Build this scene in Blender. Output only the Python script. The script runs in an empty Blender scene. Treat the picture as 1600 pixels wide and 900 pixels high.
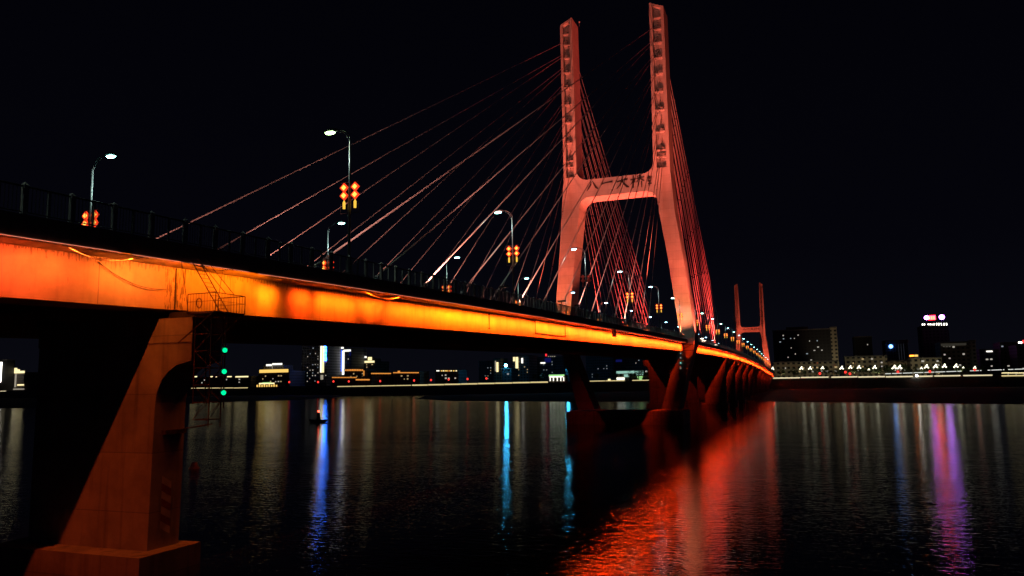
import bpy, bmesh, math, random
import numpy as np
from mathutils import Vector, Matrix
random.seed(7)
R = math.radians
sc = bpy.context.scene
col = sc.collection

# ------------------------------------------------------------------ camera
F = 1200.0                       # focal length in pixels of a 1600 wide frame
VA, HC, HOR, ROLL = R(20.75), 12.0, 598.0, 0.0158
WZ = 2.7                         # river level
pitch = math.atan((HOR - 450) / F)
fwd = np.array([-math.sin(VA)*math.cos(pitch), math.cos(VA)*math.cos(pitch), math.sin(pitch)])
_r = np.array([math.cos(VA), math.sin(VA), 0.0]); _u = np.cross(_r, fwd)
CR = _r*math.cos(ROLL) - _u*math.sin(ROLL)
CU = _u*math.cos(ROLL) + _r*math.sin(ROLL)
CP = np.array([0, 0, HC])
cam = bpy.data.cameras.new('camera'); co = bpy.data.objects.new('camera', cam); col.objects.link(co)
cam.lens = 27.0; cam.sensor_width = 36.0; cam.clip_start = 0.3; cam.clip_end = 9000
co.matrix_world = Matrix(((CR[0], CU[0], -fwd[0], CP[0]), (CR[1], CU[1], -fwd[1], CP[1]),
                          (CR[2], CU[2], -fwd[2], CP[2]), (0, 0, 0, 1)))
sc.camera = co
def ray(x, y): return fwd + CR*(x-800)/F + CU*(450-y)/F
def onY(x, y, Y): r = ray(x, y); return CP + r*(Y/r[1])
def onZ(x, y, Z): r = ray(x, y); return CP + r*((Z-HC)/r[2])

# ------------------------------------------------------------------ night sky
w = bpy.data.worlds.new('World'); sc.world = w; w.use_nodes = True
nt = w.node_tree; bg = nt.nodes['Background']
tc = nt.nodes.new('ShaderNodeTexCoord'); sp = nt.nodes.new('ShaderNodeSeparateXYZ'); rp = nt.nodes.new('ShaderNodeValToRGB')
nt.links.new(tc.outputs['Generated'], sp.inputs[0]); nt.links.new(sp.outputs['Z'], rp.inputs[0])
e = rp.color_ramp.elements
e[0].position = 0.0; e[0].color = (0.0026, 0.0028, 0.0050, 1)
e[1].position = 0.5; e[1].color = (0.0007, 0.0007, 0.0020, 1)
m_ = e.new(0.16); m_.color = (0.0013, 0.0013, 0.0031, 1)
nt.links.new(rp.outputs[0], bg.inputs[0]); bg.inputs[1].default_value = 1.0
vs = sc.view_settings
vs.view_transform = 'Standard'; vs.look = 'None'; vs.exposure = 0; vs.gamma = 1; vs.use_curve_mapping = False
cy = sc.cycles
cy.use_denoising = True; cy.caustics_reflective = False; cy.caustics_refractive = False
cy.max_bounces = 6; cy.diffuse_bounces = 2; cy.glossy_bounces = 3; cy.sample_clamp_indirect = 40.0
sc.render.film_transparent = False

# light levels
WASH = 58.0       # washer strips under the deck edge, watts per metre
TOWER = .70        # factor on the floodlights of the pylons

# ------------------------------------------------------------------ helpers
def tag(o, label=None, cat=None, group=None, kind=None):
    if label: o['label'] = label
    if cat: o['category'] = cat
    if group: o['group'] = group
    if kind: o['kind'] = kind
    return o
def empty(name, loc, label=None, cat=None, group=None):
    o = bpy.data.objects.new(name, None); col.objects.link(o); o.location = loc
    o.empty_display_size = 0.2
    return tag(o, label, cat, group)
def wloc(o):
    v = Vector((0, 0, 0))
    while o is not None:
        v += o.location; o = o.parent
    return v
class MB:
    def __init__(s): s.v = []; s.f = []; s.mi = []; s.cur = 0
    def add(s, vs_, fs):
        b = len(s.v); s.v += [tuple(map(float, p)) for p in vs_]
        s.f += [tuple(b+i for i in f) for f in fs]; s.mi += [s.cur]*len(fs); return s
    def box(s, x0, x1, y0, y1, z0, z1):
        if x0 > x1: x0, x1 = x1, x0
        return s.add([(x0,y0,z0),(x1,y0,z0),(x1,y1,z0),(x0,y1,z0),(x0,y0,z1),(x1,y0,z1),(x1,y1,z1),(x0,y1,z1)],
              [(0,3,2,1),(4,5,6,7),(0,1,5,4),(1,2,6,5),(2,3,7,6),(3,0,4,7)])
    def bar(s, a, b, r, n=6, r2=None, cap=True):
        return s.tube([a, b], [r, r if r2 is None else r2], n, cap)
    def tube(s, pts, r, n=6, cap=True):
        pts = [Vector(p) for p in pts]
        if not isinstance(r, (list, tuple)): r = [r]*len(pts)
        rings = []
        for i, p in enumerate(pts):
            d = (pts[min(i+1, len(pts)-1)] - pts[max(i-1, 0)]).normalized()
            a = Vector((0,0,1)) if abs(d.z) < .9 else Vector((1,0,0))
            u = d.cross(a).normalized(); v = d.cross(u)
            rings.append([p + u*(r[i]*math.cos(2*math.pi*k/n+.4)) + v*(r[i]*math.sin(2*math.pi*k/n+.4)) for k in range(n)])
        vv = [q for rg in rings for q in rg]; ff = []
        for i in range(len(pts)-1):
            for k in range(n):
                a0 = i*n+k; a1 = i*n+(k+1) % n
                ff.append((a0, a1, a1+n, a0+n))
        if cap: ff += [tuple(range(n))[::-1], tuple((len(pts)-1)*n+k for k in range(n))]
        return s.add(vv, ff)
    def prism_xz(s, poly, y0, y1):
        n = len(poly)
        vv = [(x, y0, z) for x, z in poly] + [(x, y1, z) for x, z in poly]
        ff = [tuple(range(n)), tuple(range(2*n-1, n-1, -1))] + [((i+1) % n, i, i+n, (i+1) % n + n) for i in range(n)]
        return s.add(vv, ff)
    def prism_xy(s, poly, z0, z1):
        n = len(poly)
        vv = [(x, y, z0) for x, y in poly] + [(x, y, z1) for x, y in poly]
        ff = [tuple(range(n-1, -1, -1)), tuple(range(n, 2*n))] + [(i, (i+1) % n, (i+1) % n + n, i+n) for i in range(n)]
        return s.add(vv, ff)
    def sweep(s, ys, prof, closed=True):       # prof(y) -> list of (x, z)
        P = [prof(y) for y in ys]; n = len(P[0])
        vv = [(x, y, z) for y, p in zip(ys, P) for x, z in p]; ff = []
        for i in range(len(ys)-1):
            for k in range(n if closed else n-1):
                a = i*n+k; b = i*n+(k+1) % n
                ff.append((a, b, b+n, a+n))
        if closed: ff += [tuple(range(n))[::-1], tuple((len(ys)-1)*n+k for k in range(n))]
        return s.add(vv, ff)
    def disc(s, c, r, h, n=12, axis='z'):
        c = Vector(c); d = {'z': Vector((0,0,h)), 'y': Vector((0,h,0)), 'x': Vector((h,0,0))}[axis]
        return s.tube([c, c+d], r, n)
    def ball(s, c, r, n=10, m=6, sz=1.0):
        vv = [(c[0], c[1], c[2]-r*sz)]; ff = []
        for j in range(1, m):
            t = -math.pi/2 + math.pi*j/m
            for k in range(n):
                a = 2*math.pi*k/n
                vv.append((c[0]+r*math.cos(t)*math.cos(a), c[1]+r*math.cos(t)*math.sin(a), c[2]+r*sz*math.sin(t)))
        vv.append((c[0], c[1], c[2]+r*sz)); L = len(vv)-1
        for k in range(n):
            ff.append((0, 1+(k+1) % n, 1+k)); ff.append((L, L-n+k, L-n+(k+1) % n))
        for j in range(m-2):
            for k in range(n):
                a = 1+j*n+k; b = 1+j*n+(k+1) % n
                ff.append((a, b, b+n, a+n))
        return s.add(vv, ff)
    def build(s, name, mats, parent=None, smooth=False, fix=True):
        me = bpy.data.meshes.new(name)
        o_ = wloc(parent) if parent is not None else Vector((0,0,0))
        me.from_pydata([(p[0]-o_.x, p[1]-o_.y, p[2]-o_.z) for p in s.v], [], s.f)
        if not isinstance(mats, (list, tuple)): mats = [mats]
        for m in mats: me.materials.append(m)
        if len(mats) > 1:
            for p, i in zip(me.polygons, s.mi): p.material_index = i
        if fix:
            bm = bmesh.new(); bm.from_mesh(me); bmesh.ops.recalc_face_normals(bm, faces=bm.faces); bm.to_mesh(me); bm.free()
        if smooth:
            for p in me.polygons: p.use_smooth = True
        o = bpy.data.objects.new(name, me); col.objects.link(o)
        if parent is not None: o.parent = parent
        return o
def copy_tree(o, parent=None):
    kids = list(o.children)
    c = o.copy(); col.objects.link(c)
    if parent is not None: c.parent = parent
    for ch in kids: copy_tree(ch, c)
    return c
def interp(tab, y):
    return float(np.interp(y, [a for a, b in tab], [b for a, b in tab]))

# ------------------------------------------------------------------ materials
def newmat(name):
    m = bpy.data.materials.new(name); m.use_nodes = True
    return m, m.node_tree, m.node_tree.nodes['Principled BSDF']
def N(nt, t, **kw):
    n = nt.nodes.new(t)
    for k, v in kw.items(): setattr(n, k, v)
    return n
def plain(name, c, rough=.6, metal=0.0, var=.25, scale=1.5, bump=0.0):
    m, nt, b = newmat(name)
    b.inputs['Roughness'].default_value = rough; b.inputs['Metallic'].default_value = metal
    g = N(nt, 'ShaderNodeNewGeometry'); no = N(nt, 'ShaderNodeTexNoise')
    no.inputs['Scale'].default_value = scale; no.inputs['Detail'].default_value = 6
    nt.links.new(g.outputs['Position'], no.inputs['Vector'])
    r = N(nt, 'ShaderNodeValToRGB')
    r.color_ramp.elements[0].position = .3; r.color_ramp.elements[1].position = .7
    r.color_ramp.elements[0].color = (*[x*(1-var) for x in c], 1); r.color_ramp.elements[1].color = (*[min(1, x*(1+var)) for x in c], 1)
    nt.links.new(no.outputs[0], r.inputs[0]); nt.links.new(r.outputs[0], b.inputs['Base Color'])
    if bump:
        bp = N(nt, 'ShaderNodeBump'); bp.inputs['Strength'].default_value = bump; bp.inputs['Distance'].default_value = .05
        nt.links.new(no.outputs[0], bp.inputs['Height']); nt.links.new(bp.outputs[0], b.inputs['Normal'])
    return m
def glow(name, c, s):
    m, nt, b = newmat(name)
    nt.nodes.remove(b); em = N(nt, 'ShaderNodeEmission'); em.inputs[0].default_value = (*c, 1); em.inputs[1].default_value = s
    nt.links.new(em.outputs[0], nt.nodes['Material Output'].inputs[0]); return m
def math_n(nt, op, a, b=None, clamp=False):
    n = N(nt, 'ShaderNodeMath', operation=op); n.use_clamp = clamp
    for i, x in enumerate((a, b)):
        if x is None: continue
        if isinstance(x, (int, float)): n.inputs[i].default_value = x
        else: nt.links.new(x, n.inputs[i])
    return n.outputs[0]
def mixc(nt, f, a, b):
    n = N(nt, 'ShaderNodeMix', data_type='RGBA')
    if isinstance(f, (int, float)): n.inputs[0].default_value = f
    else: nt.links.new(f, n.inputs[0])
    for i, x in ((6, a), (7, b)):
        if isinstance(x, tuple): n.inputs[i].default_value = (*x, 1)
        else: nt.links.new(x, n.inputs[i])
    return n.outputs[2]
def concrete(name, c, joint_axis=None, joint=2.4, jw=.03, streak=.35, band=0.0, mot=(.72, 1.15)):
    """weathered concrete: mottling, vertical run stains, pour joints"""
    m, nt, b = newmat(name); b.inputs['Roughness'].default_value = .75
    g = N(nt, 'ShaderNodeNewGeometry'); s = N(nt, 'ShaderNodeSeparateXYZ'); nt.links.new(g.outputs['Position'], s.inputs[0])
    n1 = N(nt, 'ShaderNodeTexNoise'); n1.inputs['Scale'].default_value = .55; n1.inputs['Detail'].default_value = 9; n1.inputs['Roughness'].default_value = .65
    nt.links.new(g.outputs['Position'], n1.inputs['Vector'])
    mp = N(nt, 'ShaderNodeMapping'); mp.inputs['Scale'].default_value = (2.6, 2.6, .12); nt.links.new(g.outputs['Position'], mp.inputs[0])
    n2 = N(nt, 'ShaderNodeTexNoise'); n2.inputs['Scale'].default_value = 1.0; n2.inputs['Detail'].default_value = 5
    nt.links.new(mp.outputs[0], n2.inputs['Vector'])
    r1 = N(nt, 'ShaderNodeMapRange'); r1.inputs[1].default_value = .35; r1.inputs[2].default_value = .68; r1.inputs[3].default_value = mot[0]; r1.inputs[4].default_value = mot[1]
    nt.links.new(n1.outputs[0], r1.inputs[0])
    r2 = N(nt, 'ShaderNodeMapRange'); r2.inputs[1].default_value = .52; r2.inputs[2].default_value = .72; r2.inputs[3].default_value = 1.0; r2.inputs[4].default_value = 1-streak
    nt.links.new(n2.outputs[0], r2.inputs[0])
    f = math_n(nt, 'MULTIPLY', r1.outputs[0], r2.outputs[0])
    if joint_axis is not None:
        ax = s.outputs['XYZ'.index(joint_axis)]
        fr = math_n(nt, 'FRACT', math_n(nt, 'DIVIDE', ax, joint))
        ln = math_n(nt, 'LESS_THAN', fr, jw/joint)
        f = math_n(nt, 'MULTIPLY', f, math_n(nt, 'SUBTRACT', 1.0, math_n(nt, 'MULTIPLY', ln, .35)))
        if band:
            wn = N(nt, 'ShaderNodeTexWhiteNoise', noise_dimensions='1D')
            nt.links.new(math_n(nt, 'FLOOR', math_n(nt, 'DIVIDE', ax, joint)), wn.inputs['W'])
            f = math_n(nt, 'MULTIPLY', f, math_n(nt, 'ADD', 1-band, math_n(nt, 'MULTIPLY', wn.outputs[0], 2*band)))
    vm = N(nt, 'ShaderNodeVectorMath', operation='SCALE'); vm.inputs[0].default_value = c
    nt.links.new(f, vm.inputs['Scale']); nt.links.new(vm.outputs[0], b.inputs['Base Color'])
    bp = N(nt, 'ShaderNodeBump'); bp.inputs['Strength'].default_value = .35; bp.inputs['Distance'].default_value = .06
    nt.links.new(n1.outputs[0], bp.inputs['Height']); nt.links.new(bp.outputs[0], b.inputs['Normal'])
    return m
def girder_mat():
    m, nt, b = newmat('girder_concrete'); b.inputs['Roughness'].default_value = .7
    g = N(nt, 'ShaderNodeNewGeometry'); s = N(nt, 'ShaderNodeSeparateXYZ'); nt.links.new(g.outputs['Position'], s.inputs[0])
    at = N(nt, 'ShaderNodeAttribute', attribute_name='height')
    n1 = N(nt, 'ShaderNodeTexNoise'); n1.inputs['Scale'].default_value = .8; n1.inputs['Detail'].default_value = 9; n1.inputs['Roughness'].default_value = .62
    nt.links.new(g.outputs['Position'], n1.inputs['Vector'])
    cb = N(nt, 'ShaderNodeCombineXYZ'); nt.links.new(s.outputs[1], cb.inputs[1]); nt.links.new(math_n(nt, 'MULTIPLY', at.outputs['Fac'], .35), cb.inputs[2])
    n2 = N(nt, 'ShaderNodeTexNoise'); n2.inputs['Scale'].default_value = 2.4; n2.inputs['Detail'].default_value = 4; nt.links.new(cb.outputs[0], n2.inputs['Vector'])
    n3 = N(nt, 'ShaderNodeTexNoise'); n3.inputs['Scale'].default_value = 9.0; n3.inputs['Detail'].default_value = 3; nt.links.new(cb.outputs[0], n3.inputs['Vector'])
    r1 = N(nt, 'ShaderNodeMapRange'); r1.inputs[1].default_value = .35; r1.inputs[2].default_value = .68; r1.inputs[3].default_value = .8; r1.inputs[4].default_value = 1.1
    nt.links.new(n1.outputs[0], r1.inputs[0])
    r2 = N(nt, 'ShaderNodeMapRange'); r2.inputs[1].default_value = .52; r2.inputs[2].default_value = .75; r2.inputs[3].default_value = 1.0; r2.inputs[4].default_value = .8
    nt.links.new(n2.outputs[0], r2.inputs[0])
    # ragged dark drips hanging from the top edge
    top = math_n(nt, 'MULTIPLY', math_n(nt, 'SUBTRACT', at.outputs['Fac'], .74, True), 3.8)
    dr = math_n(nt, 'GREATER_THAN', math_n(nt, 'ADD', n3.outputs[0], math_n(nt, 'MULTIPLY', top, .25)), .73)
    f = math_n(nt, 'MULTIPLY', math_n(nt, 'MULTIPLY', r1.outputs[0], r2.outputs[0]), math_n(nt, 'SUBTRACT', 1.0, math_n(nt, 'MULTIPLY', dr, .45)))
    fr = math_n(nt, 'FRACT', math_n(nt, 'DIVIDE', s.outputs[1], 7.0)); ln = math_n(nt, 'LESS_THAN', fr, .005)
    f = math_n(nt, 'MULTIPLY', f, math_n(nt, 'SUBTRACT', 1.0, math_n(nt, 'MULTIPLY', ln, .5)))
    # run-off stains either side of the expansion joint over the pier
    d = math_n(nt, 'ABSOLUTE', math_n(nt, 'SUBTRACT', s.outputs[1], 24.75))
    jn = math_n(nt, 'MULTIPLY', math_n(nt, 'LESS_THAN', d, .55), math_n(nt, 'GREATER_THAN', n3.outputs[0], .52))
    f = math_n(nt, 'MULTIPLY', f, math_n(nt, 'SUBTRACT', 1.0, math_n(nt, 'MULTIPLY', jn, .6)))
    vm = N(nt, 'ShaderNodeVectorMath', operation='SCALE'); vm.inputs[0].default_value = (.42, .40, .37)
    nt.links.new(f, vm.inputs['Scale']); nt.links.new(vm.outputs[0], b.inputs['Base Color'])
    bp = N(nt, 'ShaderNodeBump'); bp.inputs['Strength'].default_value = .25; bp.inputs['Distance'].default_value = .04
    nt.links.new(n1.outputs[0], bp.inputs['Height']); nt.links.new(bp.outputs[0], b.inputs['Normal'])
    return m
def water_mat():
    m, nt, b = newmat('river_water')
    b.inputs['Base Color'].default_value = (.004, .005, .006, 1); b.inputs['Roughness'].default_value = .045; b.inputs['IOR'].default_value = 1.40
    g = N(nt, 'ShaderNodeNewGeometry')
    hs = None
    for sx, sy, amp, det in ((.9, 2.1, .050, 2), (2.4, 4.6, .042, 3), (.10, .22, .08, 2)):
        mp = N(nt, 'ShaderNodeMapping'); mp.inputs['Scale'].default_value = (sx, sy, 1); mp.inputs['Rotation'].default_value = (0, 0, R(18+20*sx))
        nt.links.new(g.outputs['Position'], mp.inputs[0])
        no = N(nt, 'ShaderNodeTexNoise'); no.inputs['Scale'].default_value = 1.0; no.inputs['Detail'].default_value = det
        nt.links.new(mp.outputs[0], no.inputs['Vector'])
        h = math_n(nt, 'MULTIPLY', no.outputs[0], amp)
        hs = h if hs is None else math_n(nt, 'ADD', hs, h)
    # calm and ruffled patches
    pm = N(nt, 'ShaderNodeTexNoise'); pm.inputs['Scale'].default_value = .012; pm.inputs['Detail'].default_value = 3
    nt.links.new(g.outputs['Position'], pm.inputs['Vector'])
    pr = N(nt, 'ShaderNodeMapRange'); pr.inputs[1].default_value = .35; pr.inputs[2].default_value = .65; pr.inputs[3].default_value = .55; pr.inputs[4].default_value = 1.0
    nt.links.new(pm.outputs[0], pr.inputs[0])
    bp = N(nt, 'ShaderNodeBump'); bp.inputs['Distance'].default_value = 1.0
    sy_ = N(nt, 'ShaderNodeSeparateXYZ'); nt.links.new(g.outputs['Position'], sy_.inputs[0])
    nr = N(nt, 'ShaderNodeMapRange'); nr.inputs[1].default_value = 62; nr.inputs[2].default_value = 135; nr.inputs[3].default_value = .66; nr.inputs[4].default_value = .42   # wind ruffles the near reach
    nt.links.new(math_n(nt, 'ADD', sy_.outputs[1], math_n(nt, 'MULTIPLY', pm.outputs[0], 30.0)), nr.inputs[0])
    nt.links.new(math_n(nt, 'MULTIPLY', pr.outputs[0], nr.outputs[0]), bp.inputs['Strength'])
    nt.links.new(hs, bp.inputs['Height']); nt.links.new(bp.outputs[0], b.inputs['Normal'])
    return m
M = {}
M['girder'] = girder_mat()
M['soffit'] = concrete('soffit_concrete', (.34, .32, .30))
M['fascia'] = concrete('fascia_concrete', (.20, .19, .18), 'Y', 6.0)
M['asphalt'] = plain('asphalt', (.05, .05, .052), .85, 0, .2, 4)
M['pier'] = concrete('pier_concrete', (.38, .37, .36), 'Z', 2.35, .035, .45, .10, (.62, 1.12))
M['tower'] = concrete('tower_concrete', (.46, .44, .42), 'Z', 1.9, .05, .15, .07, (.88, 1.08))
M['cable'] = plain('cable_sheath', (.55, .53, .52), .45, 0, .1, .6)
M['clamp'] = plain('clamp_steel', (.05, .05, .05), .5, .6)
M['rail'] = plain('rail_paint', (.06, .06, .062), .45, .4)
M['post'] = concrete('post_stone', (.42, .42, .42))
M['steel'] = plain('painted_steel', (.30, .30, .31), .4, .5)
M['iron'] = plain('dark_iron', (.10, .06, .05), .6, .5, .4, 6)
M['rust'] = plain('rusty_steel', (.16, .09, .06), .7, .4, .5, 9)
M['hose'] = plain('white_hose', (.4, .38, .35), .5)
M['blackhose'] = plain('black_hose', (.03, .03, .03), .5)
M['dark'] = plain('black_plastic', (.02, .02, .02), .5)
M['ink'] = plain('dark_lettering', (.02, .012, .012), .6)
M['red_paint'] = plain('red_board', (.22, .05, .04), .6)
M['white_paint'] = plain('white_board', (.52, .5, .47), .6)
M['sand'] = plain('sand', (.045, .040, .034), .95, 0, .5, .15, .4)
M['bank'] = plain('bank_earth', (.05, .05, .045), .95, 0, .4, .2)
M['wallstone'] = concrete('wall_stone', (.32, .31, .28), 'X', 9.0)
M['leaf'] = plain('foliage', (.06, .10, .035), .7, 0, .5, .7)
M['bark'] = plain('bark', (.09, .07, .05), .9)
M['lamp_white'] = glow('lamp_cold_white', (.34, 1.0, .86), 24)
M['lamp_green'] = glow('lamp_greenish_white', (.62, 1.0, .40), 24)
M['lamp_blue'] = glow('lamp_blue_white', (.34, .74, 1.0), 24)
M['knot'] = glow('lantern_gold', (1, .46, .07), 2.2)
M['knotrim'] = glow('lantern_red', (1, .05, .012), 1.3)
M['tassel'] = glow('lantern_tassel', (1, .56, .06), 1.15)
M['knot_off'] = plain('lantern_unlit', (.40, .06, .04), .5)
M['green'] = glow('signal_green', (.0, .85, .30), 1.4)
M['flood'] = glow('flood_lens', (1, .80, .62), 14)
M['led'] = glow('led_line', (1, .30, .18), .8)

# ------------------------------------------------------------------ deck levels
ZB = [(-80,12.7),(0,14.5),(16.6,14.89),(24.3,15.1),(33.6,15.3),(48.9,15.72),(61.6,16.0),(81.3,16.4),(116,17.05),(146,17.55),(189,18.15),
      (225,18.6),(264,18.85),(300,18.95),(340,18.85),(400,18.25),(470,17.1),(532,15.75),(610,13.9),(680,12.2),(760,11.2)]
_ys = np.arange(-80, 760, 1.0); _z = np.interp(_ys, [a for a, b in ZB], [b for a, b in ZB])
_k = np.ones(31)/31; _zs = np.convolve(np.pad(_z, 15, mode='edge'), _k, 'valid')
def zb(y): return float(np.interp(y, _ys, _zs))
def zbot(y): return 12 + (zb(y)-12)*1.043
EX, FX, WX, WF = -23.4, -24.4, -51.4, -50.4        # near edge, near web, far edge, far web
Y0, Y1 = -40.0, 668.0
def curb(y): return zb(y) + 2.75
def road(y): return zb(y) + 2.45
STN = list(np.arange(Y0, 130, 3.0)) + list(np.arange(130, Y1, 6.0)) + [Y1]

# ------------------------------------------------------------------ river, sandbar, banks
YB = 650.0
rv = MB(); rv.add([(-2600,-120,WZ),(1500,-120,WZ),(1500,YB+1,WZ),(-2600,YB+1,WZ)], [(0,1,2,3)])
tag(rv.build('river', water_mat(), fix=False), kind='structure')
def bar_shape(name, pts, inner_h):
    """low sand flat: outline at the water's edge rising gently to its middle"""
    mb = MB(); n = len(pts); c = np.mean(np.array(pts), axis=0)
    rings = [(1.0, -.15), (.985, .12), (.95, .35), (.8, inner_h), (.5, inner_h*1.2)]
    vv = []
    for s, h in rings:
        for i, p in enumerate(pts):
            q = c + (np.array(p)-c)*s
            vv.append((q[0], min(q[1], YB-.5), WZ + h + (random.uniform(-.12, .12) if h > .2 else 0)))
    ff = []
    for j in range(len(rings)-1):
        for i in range(n):
            a = j*n+i; b = j*n+(i+1) % n; ff.append((a, b, b+n, a+n))
    ff.append(tuple((len(rings)-1)*n+i for i in range(n)))
    mb.add(vv, ff); return tag(mb.build(name, M['sand']), kind='structure')
def dens(pts, step, jit):
    out = []
    for i, p in enumerate(pts):
        q = pts[(i+1) % len(pts)]; L = math.hypot(q[0]-p[0], q[1]-p[1]); k = max(1, int(L/step))
        for j in range(k):
            t = j/k; out.append((p[0]+(q[0]-p[0])*t+random.uniform(-jit, jit), p[1]+(q[1]-p[1])*t+random.uniform(-jit, jit)))
    return out
def shore(x, y): p = onZ(x, y, WZ); return (p[0], p[1])
A = [shore(x, y) for x, y in [(640,623.5),(700,626.5),(800,627.5),(1000,628),(1200,627.5),(1400,630),(1600,632),(1900,636)]]
bar_shape('sandbar', dens(A + [(700, YB-1), (-120, YB-1), shore(690,617.5), shore(660,618.5)], 14, 2.0), 1.0)
B = [shore(x, y) for x, y in [(-300,645),(0,638),(150,637.5),(360,628),(470,625),(540,620)]]
bar_shape('sandbar', dens(B + [shore(547,617.6), shore(480,618), (-1100, YB-1)], 14, 2.0), .9)
bk = MB(); bk.sweep([-3200, 2200], lambda x: [(0,0)]) if False else None
bk.add([(-3400,YB+.6,11.8),(2600,YB+.6,11.8),(2600,4000,11.8),(-3400,4000,11.8),(-3400,YB+.6,1),(2600,YB+.6,1)], [(0,1,2,3),(4,5,1,0)])
tag(bk.build('riverbank', M['bank'], fix=False), kind='structure')

# ------------------------------------------------------------------ the deck
deck = empty('bridge_deck', (0, 24, 0), 'long concrete bridge deck with orange lit edge girder running from upper left to far bank', 'bridge')
def zface(mb_o, zt, zbm):
    me = mb_o.data; a = me.attributes.new('height', 'FLOAT', 'POINT')
    a.data.foreach_set('value', [max(0, min(1, ((v.co.z + mb_o.parent.location.z) - zbm(v.co.y+mb_o.parent.location.y)) /
                        max(.1, zt(v.co.y+mb_o.parent.location.y) - zbm(v.co.y+mb_o.parent.location.y)))) for v in me.vertices])
gd = MB(); gd.sweep(STN, lambda y: [(FX, zb(y)+1.9), (FX, zbot(y)), (FX-2.2, zbot(y)), (FX-2.9, zb(y)+1.45), (FX-2.9, zb(y)+1.9)])
o = gd.build('girder', M['girder'], deck); zface(o, lambda y: zb(y)+1.9, zbot)
gd = MB(); gd.sweep(STN, lambda y: [(WF, zb(y)+1.9), (WF+2.9, zb(y)+1.9), (WF+2.9, zb(y)+1.45), (WF+2.2, zbot(y)), (WF, zbot(y))])
o = gd.build('girder', M['girder'], deck); zface(o, lambda y: zb(y)+1.9, zbot)
sl = MB(); sl.sweep(STN, lambda y: [(EX+.02, zb(y)+2.05), (FX, zb(y)+1.905), (WF, zb(y)+1.905), (WX-.02, zb(y)+2.05), (WX, zb(y)+2.42), (EX, zb(y)+2.42)])
sl.build('slab', M['soffit'], deck)
cbm = MB()
for y in np.arange(27, Y1-4, 7.0):
    cbm.box(FX-2.95, WF+2.95, y-.2, y+.2, zb(y)+.75, zb(y)+1.9)
cbm.build('cross_beam', M['soffit'], deck)
for s, xe in ((1, EX), (-1, WX)):
    fa = MB(); fa.sweep(STN, lambda y: [(xe+s*.06, zb(y)+2.0), (xe+s*.06, zb(y)+2.75), (xe-s*.34, zb(y)+2.75), (xe-s*.34, zb(y)+2.425), (xe+s*.015, zb(y)+2.425), (xe+s*.015, zb(y)+2.0)])
    fa.build('fascia', M['fascia'], deck)
rd = MB(); rd.sweep(STN, lambda y: [(EX-.45, road(y)), (WX+.45, road(y))], False); rd.build('roadway', M['asphalt'], deck, fix=False)
md = MB(); md.sweep(STN, lambda y: [(-38.75, road(y)-.01), (-38.75, road(y)+.3), (-39.25, road(y)+.3), (-39.25, road(y)-.01)]); md.build('median_kerb', M['fascia'], deck)
ex = MB(); ex.sweep([24.72, 24.78], lambda y: [(FX+.03, zbot(y)+.02), (FX+.03, zb(y)+1.88), (FX-.02, zb(y)+1.88), (FX-.02, zbot(y)+.02)]); ex.build('expansion_joint', M['dark'], deck)
# LED line along the lower edge, conduits and hoses
led = MB()
for k, (a, b) in enumerate([(-10,14),(14.4,21),(21.5,28),(28.6,40),(40.5,58),(58.5,88),(89,128),(129,164),(173,260),(262,400),(402,640)]):
    ys = np.arange(a, b, 3.0).tolist() + [b]
    led.tube([(EX+.085, y, zb(y)+1.985+.012*math.sin(y*1.7)) for y in ys], .012, 5)
led.build('light_line', M['led'], deck)
def sag(name, ya, yb_, dz0, dz1, drop, x, r, mat, n=12):
    pts = []
    for i in range(n+1):
        t = i/n; y = ya+(yb_-ya)*t
        pts.append((x, y, zb(y) + dz0+(dz1-dz0)*t - drop*4*t*(1-t)))
    mb = MB(); mb.tube(pts, r, 6); mb.build(name, mat, deck, True)
sag('conduit', 18.8, 21.7, 2.0, 1.85, .28, EX-.13, .014, M['hose'])
sag('conduit', 21.7, 22.1, 1.85, 1.97, .02, EX+.02, .02, M['hose'])
sag('conduit', 20.9, 24.2, 1.7, .95, .30, FX+.06, .014, M['blackhose'])
sag('conduit', 23.6, 25.6, 2.02, 1.78, -.02, EX+.12, .018, M['hose'])
sag('conduit', 25.6, 27.0, 1.78, 2.02, .02, EX+.12, .018, M['hose'])
for k in range(2): sag('conduit', 37.9+.2*k, 42.6-.3*k, 2.0, 2.0, .34+.08*k, EX-.14, .026, M['hose'])
sag('conduit', 35.0, 46.5, 2.0, 1.95, .42, EX+.05, .018, M['blackhose'])
for y in (58.8, 70.5, 80.5):
    dp = MB(); dp.tube([(FX+.05, y, zb(y)+1.85), (FX+.05, y, zbot(y)+.35)], .03, 6)
    dp.ball((FX+.05, y, zb(y)+1.75), .07); dp.ball((FX+.05, y, zbot(y)+.4), .07); dp.build('drain_pipe', M['blackhose'], deck)
dp = MB(); dp.tube([(FX+.05, 70.5, zbot(70.5)+.4), (FX+.05, 80.5, zbot(80.5)+.35)], .03, 6); dp.build('drain_pipe', M['blackhose'], deck)
sb = MB(); sb.box(EX+.42, EX+.75, 96.6, 97.6, zb(97)+.95, zb(97)+2.0); sb.build('junction_box', M['dark'], deck)

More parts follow.
